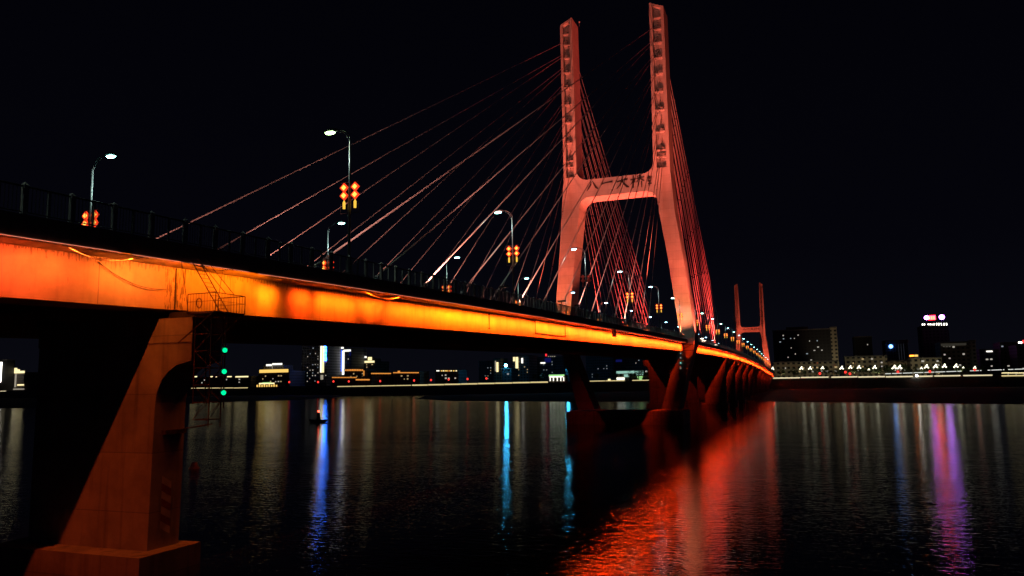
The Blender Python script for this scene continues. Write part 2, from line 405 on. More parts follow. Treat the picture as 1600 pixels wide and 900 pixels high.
# washer strips (lamps): orange LED battens on the deck edge shining down on the girder
def area(name, loc, sx, sy, direction, c, watts, parent=None, spread=180):
    l = bpy.data.lights.new(name, 'AREA'); l.shape = 'RECTANGLE'; l.size = sx; l.size_y = sy; l.color = c; l.energy = watts; l.spread = R(spread)
    ob = bpy.data.objects.new(name, l); col.objects.link(ob)
    d = Vector(direction).normalized(); z = -d; y = Vector((0,1,0)); y = (y - z*y.dot(z)).normalized(); x = y.cross(z)
    m = Matrix((x, y, z)).transposed().to_4x4(); m.translation = Vector(loc); ob.matrix_world = m
    return ob
rng = random.Random(3)
def wash_color(y):
    t = interp([(0,.14),(17,.12),(19.5,.16),(22,.24),(26,.27),(30,.25),(33,.12),(36,.20),(40,.13),(46,.22),(55,.30),(80,.33),(130,.30),(300,.26),(640,.20)], y)
    t *= rng.uniform(.85, 1.2); return (1.0, t*interp([(18,.58),(24,.50),(45,.47),(62,.20),(90,.115)], y), .012 if y < 24.5 else .002)
def wash_gain(y):
    for a, b, g in ((19.2,20.7,.03),(30.9,32.4,.06),(33.9,35.0,.12)):
        if a <= y < b: return g
    return rng.uniform(.85, 1.1)
segs = []
y = -8.0
while y < 640:
    L = .7 if 19 < y < 42 else (2.0 if y < 60 else (5.0 if y < 170 else (10 if y < 320 else 30)))
    segs.append((y, L)); y += L
for y, L in segs:
    ym = y + L/2
    if 164.5 < ym < 175: continue
    area('girder_washer', (EX-.04, ym, zb(ym)+1.90), .022, L*.98, (-1, 0, -1.15 if ym < 30 else -.9), wash_color(ym), WASH*L*wash_gain(ym)*interp([(22,.60),(25,.75),(29.9,.75),(30.1,.62),(45,.75),(70,1.8),(95,3.4)], ym), spread=175 if (ym < 17 or 22.5 < ym < 30) else (125 if ym < 30 else 70))
for ym in np.arange(30, 600, 12.0):
    if not 160 < ym < 180: area('girder_washer', (WX+.04, ym, zb(ym)+1.90), .022, 11.8, (1, 0, -1.15), wash_color(ym), WASH*12*.35, spread=130)

# ------------------------------------------------------------------ railing
rl = empty('bridge_railing', (0, 24, 0), 'dark metal railing with pale square posts along the near edge of the bridge deck', 'railing')
RX = EX - .22
py = [15.6 + 1.75*i for i in range(330)]; py = [p for p in py if p < 640 and not (165.5 < p < 174)]
def post_mb(mb, y):
    z = curb(y); mb.box(RX-.075, RX+.075, y-.075, y+.075, z-.01, z+1.02)
    mb.add([(RX-.1,y-.1,z+1.02),(RX+.1,y-.1,z+1.02),(RX+.1,y+.1,z+1.02),(RX-.1,y+.1,z+1.02),(RX,y,z+1.14)], [(0,1,4),(1,2,4),(2,3,4),(3,0,4),(3,2,1,0)])
for y in py[:95]:
    mb = MB(); post_mb(mb, y); mb.build('post', M['post'], rl)
mb = MB()
for y in py[95:]: post_mb(mb, y)
tag(mb.build('post', M['post'], rl), kind='stuff')
for zz, r in ((.98, .035), (.12, .022)):
    for a, b in ((-6, 165.3), (174, 640)):
        mb = MB(); mb.tube([(RX+.01, y, curb(y)+zz) for y in np.arange(a, b, 3.5)], r, 6); mb.build('rail', M['rail'], rl)
bl = MB()
for a, b in ((-6, 110),):
    for y in np.arange(a, b, .135):
        z = curb(y); bl.box(RX-.008, RX+.008, y-.008, y+.008, z+.12, z+.98)
tag(bl.build('baluster', M['rail'], rl), kind='stuff')
ms = MB()
for a, b in zip(py[:90], py[1:91]):
    y = (a+b)/2; z = curb(y); ms.box(RX-.03, RX+.03, y-.03, y+.03, z, z+.95)
tag(ms.build('slim_post', M['post'], rl), kind='stuff')
fr = MB(); fx = WX + .22
for y in np.arange(0, 640, 3.5): z = curb(y); fr.box(fx-.07, fx+.07, y-.07, y+.07, z, z+1.05)
fr.tube([(fx, y, curb(y)+.98) for y in np.arange(0, 640, 5)], .035, 5)
f2 = empty('bridge_railing', (0, 24, 0), 'railing on the far edge of the bridge deck behind the median lamps', 'railing')
fr.build('rail', M['rail'], f2)

# ------------------------------------------------------------------ pylons
def arc_pts(c, r, a0, a1, n=8):
    return [(c[0]+r*math.cos(R(a0+(a1-a0)*i/n)), c[1]+r*math.sin(R(a0+(a1-a0)*i/n))) for i in range(n+1)]
def strokes(mb, ox, oz, s, y0, y1, glyph):
    """brush strokes: each is a list of (u, v, width)"""
    for st in glyph:
        pts = [Vector((ox+u*s, 0, oz+v*s)) for u, v, w_ in st]; ws = [w_*s*1.18 for u, v, w_ in st]
        L, Rr = [], []
        for i, p in enumerate(pts):
            d = (pts[min(i+1, len(pts)-1)]-pts[max(0, i-1)]).normalized(); n = Vector((-d.z, 0, d.x))
            L.append(p+n*ws[i]/2); Rr.append(p-n*ws[i]/2)
        for i in range(len(pts)-1):
            q = [L[i], L[i+1], Rr[i+1], Rr[i]]
            mb.prism_xz([(v.x, v.z) for v in q], y0, y1)
G8 = [[(.42,.85,.05),(.36,.6,.12),(.2,.32,.10),(.0,.08,.04)], [(.52,.9,.05),(.66,.6,.12),(.82,.32,.15),(1.0,.18,.08)]]
G1 = [[(.0,.42,.12),(.3,.50,.09),(.65,.54,.10),(1.0,.56,.16)]]
GD = [[(.06,.60,.10),(.45,.68,.08),(.92,.74,.12)], [(.52,1.0,.07),(.48,.68,.12),(.32,.34,.10),(.02,.04,.04)], [(.50,.62,.06),(.66,.38,.13),(.84,.18,.16),(1.02,.10,.07)]]
GQ = [[(.0,.66,.08),(.2,.69,.07),(.40,.72,.08)], [(.22,1.0,.07),(.21,.6,.10),(.19,.02,.08)], [(.2,.62,.07),(.12,.44,.07),(.0,.3,.03)], [(.23,.58,.06),(.36,.46,.08)],
      [(.82,.99,.07),(.68,.92,.07),(.5,.86,.04)], [(.46,.72,.08),(.75,.77,.08),(1.06,.80,.10)], [(.72,.9,.07),(.66,.66,.09),(.5,.48,.06),(.42,.44,.03)], [(.76,.72,.06),(.9,.58,.10),(1.06,.50,.06)],
      [(.62,.46,.07),(.60,.24,.09),(.52,.04,.04)], [(.84,.48,.07),(.85,.24,.09),(.84,.0,.06)]]
GS = [[(.3,1.0,.12),(.5,.9,.14)], [(.2,.82,.1),(.7,.86,.12)], [(.5,.8,.1),(.3,.62,.1)], [(.25,.5,.12),(.6,.52,.12)], [(.6,.5,.1),(.4,.34,.1)], [(.3,.2,.12),(.65,.24,.12)], [(.45,.22,.1),(.4,.0,.08)]]
def pylon(name, label, Yf, depth, legL, legR, topin, beam, ledges, slot_bot, cables, deckz, capz, front_lights):
    """legL / legR: tables z -> (outer x, inner x); beam = (z bottom, z top)"""
    cx = .5*(legL[-1][1]+legR[-1][1])
    root = empty(name, (cx, Yf+depth/2, WZ), label, 'bridge pylon')
    Yb = Yf+depth
    for side, tab in ((-1, legL), (1, legR)):
        lo = lambda z: interp([(t[0], t[1]) for t in tab], z)
        li = lambda z: interp([(t[0], t[2]) for t in tab], z)
        zt = tab[-1][0]
        leg = MB()
        zs = [t[0] for t in tab if t[0] < slot_bot] + [slot_bot]
        # solid lower leg
        P = []
        for z in zs: P += [(lo(z),Yf,z),(li(z),Yf,z),(li(z),Yb,z),(lo(z),Yb,z)]
        ff = [(0,1,2,3)]
        for i in range(len(zs)-1):
            for k in range(4):
                a = i*4+k; b = i*4+(k+1) % 4; ff.append((a, b, b+4, a+4))
        n_ = (len(zs)-1)*4; ff.append((n_, n_+1, n_+2, n_+3))
        leg.add(P, ff)
        # flanges and web above; the top slants up to the inner side
        o0, i0, o1, i1 = lo(slot_bot), li(slot_bot), lo(zt), li(zt)
        wd0, wd1 = i0-o0, i1-o1
        def zslant(f): return zt + topin*f
        def fl(a, b, ya, yb_, zcap=0):
            leg.add([(o0+wd0*a,ya,slot_bot),(o0+wd0*b,ya,slot_bot),(o0+wd0*b,yb_,slot_bot),(o0+wd0*a,yb_,slot_bot),
                     (o1+wd1*a,ya,zslant(a)-zcap),(o1+wd1*b,ya,zslant(b)-zcap),(o1+wd1*b,yb_,zslant(b)-zcap),(o1+wd1*a,yb_,zslant(a)-zcap)],
                    [(0,1,2,3),(4,5,6,7),(0,1,5,4),(1,2,6,5),(2,3,7,6),(3,0,4,7)])
        fl(0, .21, Yf, Yb); fl(.79, 1, Yf, Yb); fl(.212, .788, Yf+depth*.24, Yf+depth*.76, .05)
        # slanted lintel closing the recess at the top
        leg.add([(o1+wd1*a, yy, zslant(a)-dz) for dz in (.55, 0.01) for a, yy in ((.212,Yf+.02),(.788,Yf+.02),(.788,Yf+depth*.24),(.212,Yf+depth*.24))],
                [(0,1,2,3),(4,5,6,7),(0,1,5,4),(1,2,6,5),(2,3,7,6),(3,0,4,7)])
        lo_ = leg.build('leg', M['tower'], root)
        for z in ledges:
            t = (z-slot_bot)/(zt-slot_bot); a = o0+(o1-o0)*t; b = i0+(i1-i0)*t; ww = b-a
            d = MB(); d.box(a+.214*ww, a+.786*ww, Yf+.3, Yf+depth*.24, z-.13, z+.13)
            d.box(a+.30*ww, a+.52*ww, Yf+.45, Yf+depth*.24, z+.13, z+.6)
            d.build('diaphragm', M['tower'], lo_)
            d = MB(); d.box(a+.214*ww, a+.786*ww, Yb-depth*.24, Yb-.3, z-.13, z+.13); d.build('diaphragm', M['tower'], lo_)
    # cross beam with rounded corners
    zl, zh = beam
    xl = lambda z: interp([(t[0], t[2]) for t in legL], z); xr = lambda z: interp([(t[0], t[2]) for t in legR], z)
    r1 = min(3.0, (zh-zl)*.62); r2 = r1*1.05
    poly = [(xl(zh+r1)-.15, zh+r1)] + arc_pts((xl(zh+r1)+r1, zh+r1), r1, 180, 270) + arc_pts((xr(zh+r1)-r1, zh+r1), r1, 270, 360) + [(xr(zh+r1)+.15, zh+r1)]
    poly += [(xr(zl-r2)+.15, zl-r2)] + arc_pts((xr(zl-r2)-r2, zl-r2), r2, 0, 90) + arc_pts((xl(zl-r2)+r2, zl-r2), r2, 90, 180) + [(xl(zl-r2)-.15, zl-r2)]
    cb = MB(); cb.prism_xz(poly, Yf+.012, Yb-.012); cbo = cb.build('crossbeam', M['tower'], root)
    # name of the bridge in brush lettering
    k = (xr(zl)-xl(zl))/16.2
    for gl, fx_, fz, s in ((G8,.115,.22,.165),(G1,.305,.30,.165),(GD,.50,.19,.175),(GQ,.685,.16,.18),(GS,.865,.20,.13)):
        ch = MB(); W = xr(zl)-xl(zl)
        strokes(ch, xl(zl)+W*fx_, zl+(zh-zl)*fz+.25*k, W*s*(.92 if gl is not GS else 1), Yf-.07, Yf+.005, gl); ch.build('lettering', M['ink'], cbo)
    # pile cap and lower plinth
    c = MB(); xa, xb = legL[0][1]-2.0, legR[0][1]+1.0
    c.box(xa, xb, Yf-2.4, Yb+2.4, WZ-4, capz); c.build('pile_cap', M['pier'], root)
    # stay cables
    for px_t, px_d, yt, zt, yd in cables:
        m = MB(); zd = road(yd)+.2
        a = Vector((px_t, yt, zt)); b = Vector((px_d, yd, zd)); d = (b-a)
        m.tube([a, b], (.066 if yd < yt else .062) if Yf < 300 else .08, 5)
        m.cur = 0
        g0 = b - d*(2.2/d.length); m.tube([b, g0], .13, 6)
        m.cur = 1
        for t in ((.18,.34,.5,.66,.82) if yd > yt else (.3,.62)):
            q = a+d*t; e2 = a+d*(t+.35/d.length); m.tube([q, e2], .085, 6)
        m.build('stay_cable', [M['cable'], M['clamp']], root, True, fix=False)
    return root
ledR = [94.0, 91.3, 88.1, 84.5, 80.8, 76.6, 72.3, 67.3, 63.0, 61.5]
TOPZ = [92.9,90.1,89.7,87.1,86.6,83.4,82.9,79.5,79.0,75.3,74.8,71.0,70.4,66.0,65.4,62.2]
LEGL = [(5.8,-48.0,-44.2),(12,-49.6,-46.6),(17.6,-51.2,-48.7),(21.5,-53.2,-49.7),(30.4,-52.5,-48.9),(40.6,-51.5,-47.8),(51,-50.7,-46.5),(59,-50.0,-46.9),(96.3,-50.0,-47.1)]
LEGR = [(5.8,-25.6,-29.5),(12,-24.0,-27.6),(16.6,-22.7,-26.0),(19.2,-21.9,-25.0),(21.7,-21.7,-24.9),(38.8,-23.5,-26.8),(49,-24.9,-28.3),(58.3,-25.5,-29.2),(96.3,-25.5,-28.7)]
CAB = []
for i, z in enumerate(TOPZ):
    yd = 36.3+7.0*i; yb_ = 284-6.0*i
    for xt, xd in ((-27.1, -27.0), (-48.5, -48.2)):
        CAB.append((xt, xd, 168.4, z, yd)); CAB.append((xt, xd, 171.2, z, yb_))
p1 = pylon('bridge_pylon', 'tall red floodlit H-shaped bridge pylon nearest the camera with four dark characters on its crossbeam', 167.0, 5.6, LEGL, LEGR, 1.45, (53.9, 57.95), ledR, 58.9, CAB, 20.5, 5.55, True)
s3 = lambda z: 15.5+(z-20.5)*(.845)
LEGL3 = [(4.0,-46.5,-43.5),(14.5,-50.5,-47.8),(20,-50.2,-47.3),(34.9,-49.1,-46.3),(46,-48.3,-45.2),(51,-48.1,-45.0),(83.6,-48.1,-45.7)]
LEGR3 = [(4.0,-27.5,-30.5),(14.5,-23.6,-27.6),(20,-24.4,-28.2),(27.2,-25.2,-29.0),(46,-27.2,-30.5),(51,-27.3,-30.5),(83.6,-27.3,-29.7)]
led3 = [54.5+3.6*i for i in range(8)]
CAB3 = []
for i in range(10):
    z = 81-2.6*i
    for x in (-28.4, -47.0): CAB3.append((x, x, 611.4, z, 505+9.5*i)); CAB3.append((x, x, 613.6, z, 664-4*i))
p2 = pylon('bridge_pylon', 'small distant red H-shaped bridge pylon standing at the far end of the deck', 610.0, 5.0, LEGL3, LEGR3, 1.4, (47.55, 51.1), led3, 53.0, CAB3, 17, 5.0, False)
# small white aviation lamps and navigation dots on the near pylon
for x, z in ((-45.9, 96.9), (-27.2, 97.6)):
    mb = MB(); mb.bar((x, 169.5, z-.4), (x, 169.5, z+.5), .06); mb.ball((x, 169.5, z+.6), .22); mb.build('beacon', M['steel'], p1)
for k, yy in enumerate((552, 559, 567, 575)):
    p = onY(1063.5, yy, 166.9); mb = MB(); mb.disc((p[0], 166.96, p[2]), .13, -.12, 8, 'y')
    mb.build('navigation_light', glow('nav_dot', ((.5,.5,.45) if k != 2 else (.3,1,.8)), .5 if k != 2 else .9), p1)
bx = MB(); bx.box(-25.4,-22.2,166.75,166.95,18.2,18.34); bx.box(-25.4,-22.2,166.75,166.95,19.4,19.54); bx.bar((-24.9,166.85,18.3),(-22.4,166.85,19.5),.05); bx.build('cable_tray', M['iron'], p1)

def spot(name, loc, target, c, watts, ang, blend=.6, r=.25):
    l = bpy.data.lights.new(name, 'SPOT'); l.color = c; l.energy = watts; l.spot_size = R(ang); l.spot_blend = blend; l.shadow_soft_size = r
    ob = bpy.data.objects.new(name, l); col.objects.link(ob)
    d = (Vector(target)-Vector(loc)).normalized(); ob.rotation_euler = d.to_track_quat('-Z', 'Y').to_euler(); ob.location = loc; return ob
SAL = (1, .125, .068); REDL = (1, .055, .04); WARM = (1, .22, .08)
for x, tx in ((-22.6, -25.3), (-52.2, -49.8)):
    spot('pylon_flood', (x, 147, 21.0), (tx, 167, 44), SAL, 60000*TOWER, 62, .9)
    spot('pylon_flood', (x, 138, 21.0), (tx, 167, 84), SAL, 330000*TOWER, 40, .9)
    spot('pylon_flood', (x, 161.5, 21.0), (tx, 167, 31), WARM, 15000*TOWER, 90, .9)
spot('pylon_flood', (-37.6, 163.5, 21.0), (-37.6, 169.5, 54), WARM, 20000*TOWER, 62, .8)
spot('pylon_flood', (-37.6, 150, 20.6), (-37.6, 167, 56), SAL, 40000*TOWER, 44, .8)
spot('pylon_flood', (-36.0, 165, 21.0), (-47.5, 169.5, 70), SAL, 45000*TOWER, 70, .9)
spot('pylon_flood', (-39.0, 165, 21.0), (-28, 169.5, 70), SAL, 16000*TOWER, 70, .9)
spot('pylon_flood', (-19.6, 168, 20.2), (-25.0, 170, 50), SAL, 26000*TOWER, 80, .9)
spot('pylon_flood', (-17.5, 166, 20.2), (-25.4, 170, 82), SAL, 90000*TOWER, 50, .9)
for x in (-24.3, -50.8):
    spot('cable_flood', (x, 190, 21.2), (x-.5, 172, 80), REDL, 140000*TOWER, 60, .9)
    spot('cable_flood', (x, 225, 21.6), (x-.5, 176, 85), REDL, 140000*TOWER, 60, .9)
    spot('cable_flood', (x, 262, 21.8), (x-.5, 185, 75), REDL, 200000*TOWER, 60, .9)
spot('cable_flood', (-21.2, 178, 20.0), (-26.5, 176, 60), REDL, 60000*TOWER, 90, .9)
for x in (-27.0, -48.2):
    for y in (36, 56, 76, 98, 122):
        spot('cable_flood', (x, y-4, road(y)+.5), (x, y+24, road(y)+19), (1, .34, .26), 20000*TOWER, 46, .95)
for x, tx in ((-24.6, -27.4), (-50.4, -48.0)):
    spot('pylon_flood', (x, 592, 19.5), (tx, 610, 36), (1, .11, .05), 50000*TOWER, 90, .9)
    spot('pylon_flood', (x, 580, 19.5), (tx, 610, 68), (1, .11, .06), 110000*TOWER, 44, .9)
spot('pylon_flood', (-37.6, 590, 19.0), (-37.6, 610, 50), (1, .12, .06), 26000*TOWER, 60, .8)

# ------------------------------------------------------------------ piers
def pier(Yp, x1, x2, ztop, zcap, label, head=True, detail=False, group=None):
    """wall pier with a curved bracket head under the deck; x1 = outer (right) side of the shaft, x2 = inner side"""
    xc = .5*(x1+x2); th = 1.65
    root = empty('bridge_pier', (xc, Yp, WZ), label, 'bridge pier', group)
    def half(sg, xe):
        return [(xe, zcap), (xe+sg*.12, ztop-3.4), (xe+sg*.18, ztop-2.98), (xe+sg*.40, ztop-2.5), (xe+sg*.72, ztop-2.17), (xe+sg*1.15, ztop-1.9), (xe+sg*1.9, ztop-1.74), (xe+sg*1.9, ztop-1.0)]
    r = half(1, x1); l = half(-1, x2)
    sh = MB(); 
    if not head: l = [(x2, zcap), (x2, ztop-1.0)]
    sh.prism_xz(r + l[::-1], Yp, Yp+th); sh.build('shaft', M['pier'], root)
    hd = MB(); hd.prism_xz([(x1+1.93, ztop-.995), (x1+1.93, ztop), (x2-(1.93 if head else .03), ztop), (x2-(1.93 if head else .03), ztop-.995)], Yp-.03, Yp+th+.03); hd.build('head', M['pier'], root)
    for xx in (x1+.6, x2-.4): bgm = MB(); bgm.box(xx-.4, xx+.4, Yp+.4, Yp+1.2, ztop, ztop+.28); bgm.build('bearing', M['dark'], root)
    cp = MB(); cp.box(x2-1.0, x1+.72, Yp-1.05, Yp+th+.5, WZ-4, zcap); cp.build('pile_cap', M['pier'], root)
    return root
pr = pier(24.2, -24.8, -31.4, 14.82, 5.6, 'nearest concrete bridge pier with curved bracket head, half lit in diagonal orange light', head=False)
for ka, kb in ((0, 7), (9, 16)):
    bd = MB()
    for k in range(ka, kb):
        z = 6.1+k*.30; bd.cur = k % 2
        bd.add([(-24.74, 24.78, z+.28), (-24.74, 25.28, z), (-24.74, 25.28, z+.28), (-24.74, 24.78, z+.56)], [(0,1,2,3)])
    bd.build('hazard_board', [M['white_paint'], M['red_paint']], pr, fix=False)
hb = MB(); hb.box(-24.72, -24.5, 24.62, 25.75, 10.12, 10.3); hb.bar((-24.6, 25.1, 10.25), (-23.9, 26.6, 10.45), .03); hb.build('fender_bracket', M['iron'], pr)
pier(24.2, -43.4, -50.0, 14.82, 5.6, 'unlit inner shaft beside the nearest bridge pier, under the far side of the deck')
ords = ['first', 'second', 'third', 'fourth', 'fifth', 'sixth', 'seventh', 'eighth', 'ninth', 'tenth', 'eleventh', 'twelfth', 'thirteenth', 'fourteenth', 'fifteenth', 'sixteenth', 'seventeenth', 'eighteenth', 'nineteenth', 'twentieth', 'twenty-first', 'twenty-second']
for i, Yp in enumerate((262, 297, 332, 367, 402, 437, 472, 507, 542, 577)):
    zt = zbot(Yp)-.28
    pier(Yp, -24.9, -31.6, zt, WZ+1.6, f'{ords[i]} bracket headed pier beyond the near pylon, on the side facing the camera', group='piers between the two pylons')
    if i < 6:
        pier(Yp, -43.4, -50.0, zt, WZ+1.6, f'{ords[i]} pier beyond the near pylon in the inner row behind the facing piers', group='piers between the two pylons')

# ------------------------------------------------------------------ access platform, ladder and signal mast on the near pier
ap = empty('access_platform', (-22.2, 24.8, 14.9), 'small railed steel platform hung beside the near pier head with ladder to the deck', 'platform')
X0, X1, Ya, Yb2, Zp = -22.95, -21.55, 23.95, 25.65, 15.0
mb = MB(); mb.box(X0, X1, Ya, Yb2, Zp-.06, Zp)
for y in np.arange(Ya, Yb2, .1): mb.box(X0, X1, y-.01, y+.01, Zp-.10, Zp-.061)
mb.build('grating', M['iron'], ap)
gr = MB()
cor = [(X0,Ya),(X1,Ya),(X1,Yb2),(X0,Yb2)]
for i in range(3):
    a, b = cor[i], cor[i+1]
    for h in (.72, .40): gr.bar((a[0],a[1],Zp+h), (b[0],b[1],Zp+h), .018 if h > .5 else .008)
    n = 10
    for k in range(n+1):
        t = k/n; x = a[0]+(b[0]-a[0])*t; y = a[1]+(b[1]-a[1])*t
        gr.bar((x,y,Zp), (x,y,Zp+.72), .018 if k in (0, n) else .006, 4)
gr.build('guardrail', M['iron'], ap)
ld = MB()
t0, t1 = Vector((-23.2, 24.35, 17.15)), Vector((-22.0, 24.75, 15.0))
wv = Vector((.05, .42, 0))
for s in (0, 1): ld.bar(t0+wv*s, t1+wv*s, .022)
for k in range(1, 12):
    p = t0+(t1-t0)*k/12; ld.bar(p, p+wv, .012, 4)
for s in (0, 1): ld.bar(t0+wv*s+Vector((.28,0,.1)), t1+wv*s+Vector((.25,0,.75)), .014)
ld.build('ladder', M['rust'], ap)
for pa, pb, rr_ in (((X0+.1, Yb2-.1, Zp+.7), (EX, 26.4, 17.2), .012), ((X0, 24.0, Zp), (-23.3, 23.9, 17.1), .012), ((X1, Ya, Zp), (X0-.4, Ya, Zp-1.2), .03), ((X1, Yb2, Zp), (X0-.2, Yb2, Zp-1.2), .03)):
    br = MB(); br.bar(pa, pb, rr_); br.build('brace', M['rust'], ap)
rg = MB()
rg.tube([(-22.93, 24.55+.14*math.cos(t), 15.42+.2*math.sin(t)) for t in np.linspace(0, 6.283, 15)], .025, 5); rg.build('ring', M['rust'], ap)
mast = empty('signal_mast', (-22.0, 24.8, 10.4), 'hanging lattice mast with three green navigation signal lamps below the platform', 'signal mast')
la = MB()
lx = (-22.75, -21.95); ly = (24.2, 24.85); zt_, zb_ = 14.9, 10.45
for x in lx:
    for y in ly: la.bar((x,y,zb_+(0 if x > -22.5 else .9)), (x,y,zt_), .028, 5)
nz = 6
for k in range(nz+1):
    z = zb_+.3+(zt_-zb_-.4)*k/nz
    for y in ly: la.bar((lx[0],y,z), (lx[1],y,z), .02, 4)
    for x in lx: la.bar((x,ly[0],z), (x,ly[1],z), .02, 4)
    if k < nz:
        z2 = zb_+.3+(zt_-zb_-.4)*(k+1)/nz; f_ = k % 2
        for y in ly: la.bar((lx[f_],y,z), (lx[1-f_],y,z2), .014, 4)
        for x in lx: la.bar((x,ly[f_],z), (x,ly[1-f_],z2), .014, 4)
la.build('lattice', M['rust'], mast)
la = MB(); la.bar((-21.55, 24.55, 11.2), (-21.55, 24.55, 14.95), .03)
for z in (13.4, 12.6, 11.8): la.bar((-21.95, 24.55, z-.15), (-21.55, 24.55, z-.15), .02)
la.build('lamp_rail', M['iron'], mast)
for z in (13.46, 12.62, 11.79):
    d = Vector((.72, -1, -.06)).normalized(); c = Vector((-21.5, 24.50, z))
    h = MB(); h.tube([c-d*.16, c-d*.13, c+d*.05], [.05, .115, .125], 12); 
    ho = h.build('signal_lamp', M['dark'], mast, True)
    g = MB(); g.tube([c+d*.051, c+d*.075], [.094, .08], 14); g.build('lens', M['green'], ho)
    hh = MB(); u = d.cross(Vector((0,0,1))).normalized(); vv = u.cross(d)
    P = []
    for q in (0, 1):
        for k in range(9):
            t = R(0+180*k/8); P.append(c + d*(.05+.22*q*(math.sin(t)*.8+.2)) + (u*math.cos(t)+vv*math.sin(t))*.128)
    hh.add(P, [(k, k+1, k+10, k+9) for k in range(8)]); hh.build('hood', M['green_hood'] if 'green_hood' in M else M['steel'], ho, fix=False)

# ------------------------------------------------------------------ street lamps
def lamp_proto(sg, lens_mat, lit, loc, label, dz=0.0):
    root = empty('street_lamp', (0,0,0), label, 'street lamp')
    H = (8.0 if dz == 0 else 7.75) - dz
    b = MB(); b.box(-.2,.2,-.2,.2,0,.12); b.box(-.13,.13,-.13,.13,.12,.85); b.build('base', M['steel'], root)
    p = MB(); p.tube([(0,0,.1),(0,0,3.5),(0,0,H)], [.095,.08,.058], 10); p.build('pole', M['steel'], root, True)
    a = MB()
    a.tube([(0,0,H-.1)]+[(sg*.95*(1-math.cos(t)), 0, H+.72*math.sin(t)) for t in np.linspace(.1, 1.45, 9)], .034, 6)
    a.tube([(0,0,H-.75)]+[(sg*.80*(1-math.cos(t)), 0, H-.55+1.12*math.sin(t)) for t in np.linspace(.1, 1.40, 9)], .02, 6)
    a.build('arm', M['steel'], root, True)
    hx = sg*.85; hz = H+.70
    h = MB(); h.tube([(hx,0,hz),(hx+sg*.15,0,hz+.02),(hx+sg*.55,0,hz+.03),(hx+sg*.85,0,hz-.02),(hx+sg*.95,0,hz-.05)], [.06,.12,.15,.11,.03], 10)
    ho = h.build('lamp_head', M['steel'], root, True)
    l = MB(); l.add([(hx+sg*(.2+.34*(1+math.cos(t)*1.0)), .19*math.sin(t), hz-.10) for t in np.linspace(0, 2*math.pi, 13)[:-1]] +
                    [(hx+sg*(.2+.34*(1+math.cos(t)*.7)), .12*math.sin(t), hz-.17) for t in np.linspace(0, 2*math.pi, 13)[:-1]],
                    [tuple(range(12)), tuple(range(23, 11, -1))] + [(i, (i+1) % 12, (i+1) % 12+12, i+12) for i in range(12)])
    l.build('lens', lens_mat, ho)
    sl_ = bpy.data.lights.new('lamp_light', 'SPOT'); sl_.energy = 260; sl_.spot_size = R(165); sl_.spot_blend = .5; sl_.shadow_soft_size = .12; sl_.color = (.72, 1, .9)
    so = bpy.data.objects.new('lamp_light', sl_); col.objects.link(so); so.parent = root; so.location = (hx+sg*.55, 0, hz-.24)
    fr = MB()
    for z in ((5.25 if dz else 5.45)-dz, 3.62-dz): fr.bar((-.6,0,z), (.6,0,z), .018, 5)
    for s in (-1, 1): fr.bar((s*.12,0,3.62-dz), (s*.12,0,(5.25 if dz else 5.45)-dz), .012, 4); fr.bar((s*.60,0,3.62-dz), (s*.60,0,4.2-dz), .012, 4)
    fr.build('lantern_frame', M['rail'], root)
    k1, k2, k3 = (M['knot'], M['knotrim'], M['tassel']) if lit else (M['knot_off'],)*3
    for s in (-1, 1):
        cx = s*.37
        zl = 0 if dz else .22
        for z in (4.93-dz+zl, 4.46-dz+zl):
            d = MB(); q = .25
            def dia(h, t, zz=z):
                return [(cx, zz-h), (cx+h, zz), (cx, zz+h), (cx-h, zz)]
            d.prism_xz(dia(q*1.12, 0), -.05, .05)
            lo = d.build('lantern', k2, root)
            d2 = MB(); d2.prism_xz(dia(q*.66, 0), -.075, .075)
            for u, v in ((.55,.55),(-.55,.55),(.55,-.55),(-.55,-.55)): d2.ball((cx+u*q*.8, 0, z+v*q*.8), .04, 6, 4)
            d2.build('knot', k1, lo)
        t = MB(); t.tube([(cx,0,4.17-dz+zl),(cx,0,4.05-dz+zl),(cx,0,3.68-dz+zl)], [.03,.085,.075], 7); t.build('tassel', k3, root)
    root.location = loc
    return root
def relens(root, mat_lens=None, lit=True):
    for ch in root.children_recursive:
        b = ch.name.split('.')[0]
        if ch.type == 'MESH':
            new = None
            if b == 'lens' and mat_lens: new = mat_lens
            if not lit and b in ('lantern', 'knot', 'tassel'): new = M['knot_off']
            if new:
                ch.data = ch.data.copy(); ch.data.materials[0] = new
near0 = lamp_proto(-1, M['lamp_green'], True, (0,0,-50), 'x')
med0 = lamp_proto(1, M['lamp_white'], True, (0,0,-50), 'x', .75)
LX = -24.15
i = 0; Y = 37.4
while Y < 600:
    if i == 0: lab = 'tallest looking lantern lamp rising from the railing, left of all others on that edge'
    elif i < 5: lab = f'{ords[i]} lantern lamp along the near railing counting from the big one toward the pylon'
    elif i == 5: lab = 'lantern lamp half hidden behind the right leg of the near pylon'
    else: lab = f'{ords[i-6]} small lantern lamp past the near pylon on the near edge of the deck'
    if i == 2: lab = 'railing lamp in front of the left pylon leg whose knot lanterns are unlit'
    o = near0 if i == 0 else copy_tree(near0)
    o.location = (LX, Y, curb(Y)+.1); tag(o, lab, group='lantern lamps on the near railing')
    lm = None if i == 0 else (M['lamp_white'] if i % 2 else M['lamp_blue'])
    if i: relens(o, lm, i != 2)
    i += 1; Y = 64.1 + 24.8*(i-1)
o = copy_tree(near0); o.location = (LX, 12.2, curb(12.2)+.1); tag(o, 'lantern lamp on the near railing just outside the left edge of the picture', group='lantern lamps on the near railing')
i = 0; Y = 32.8
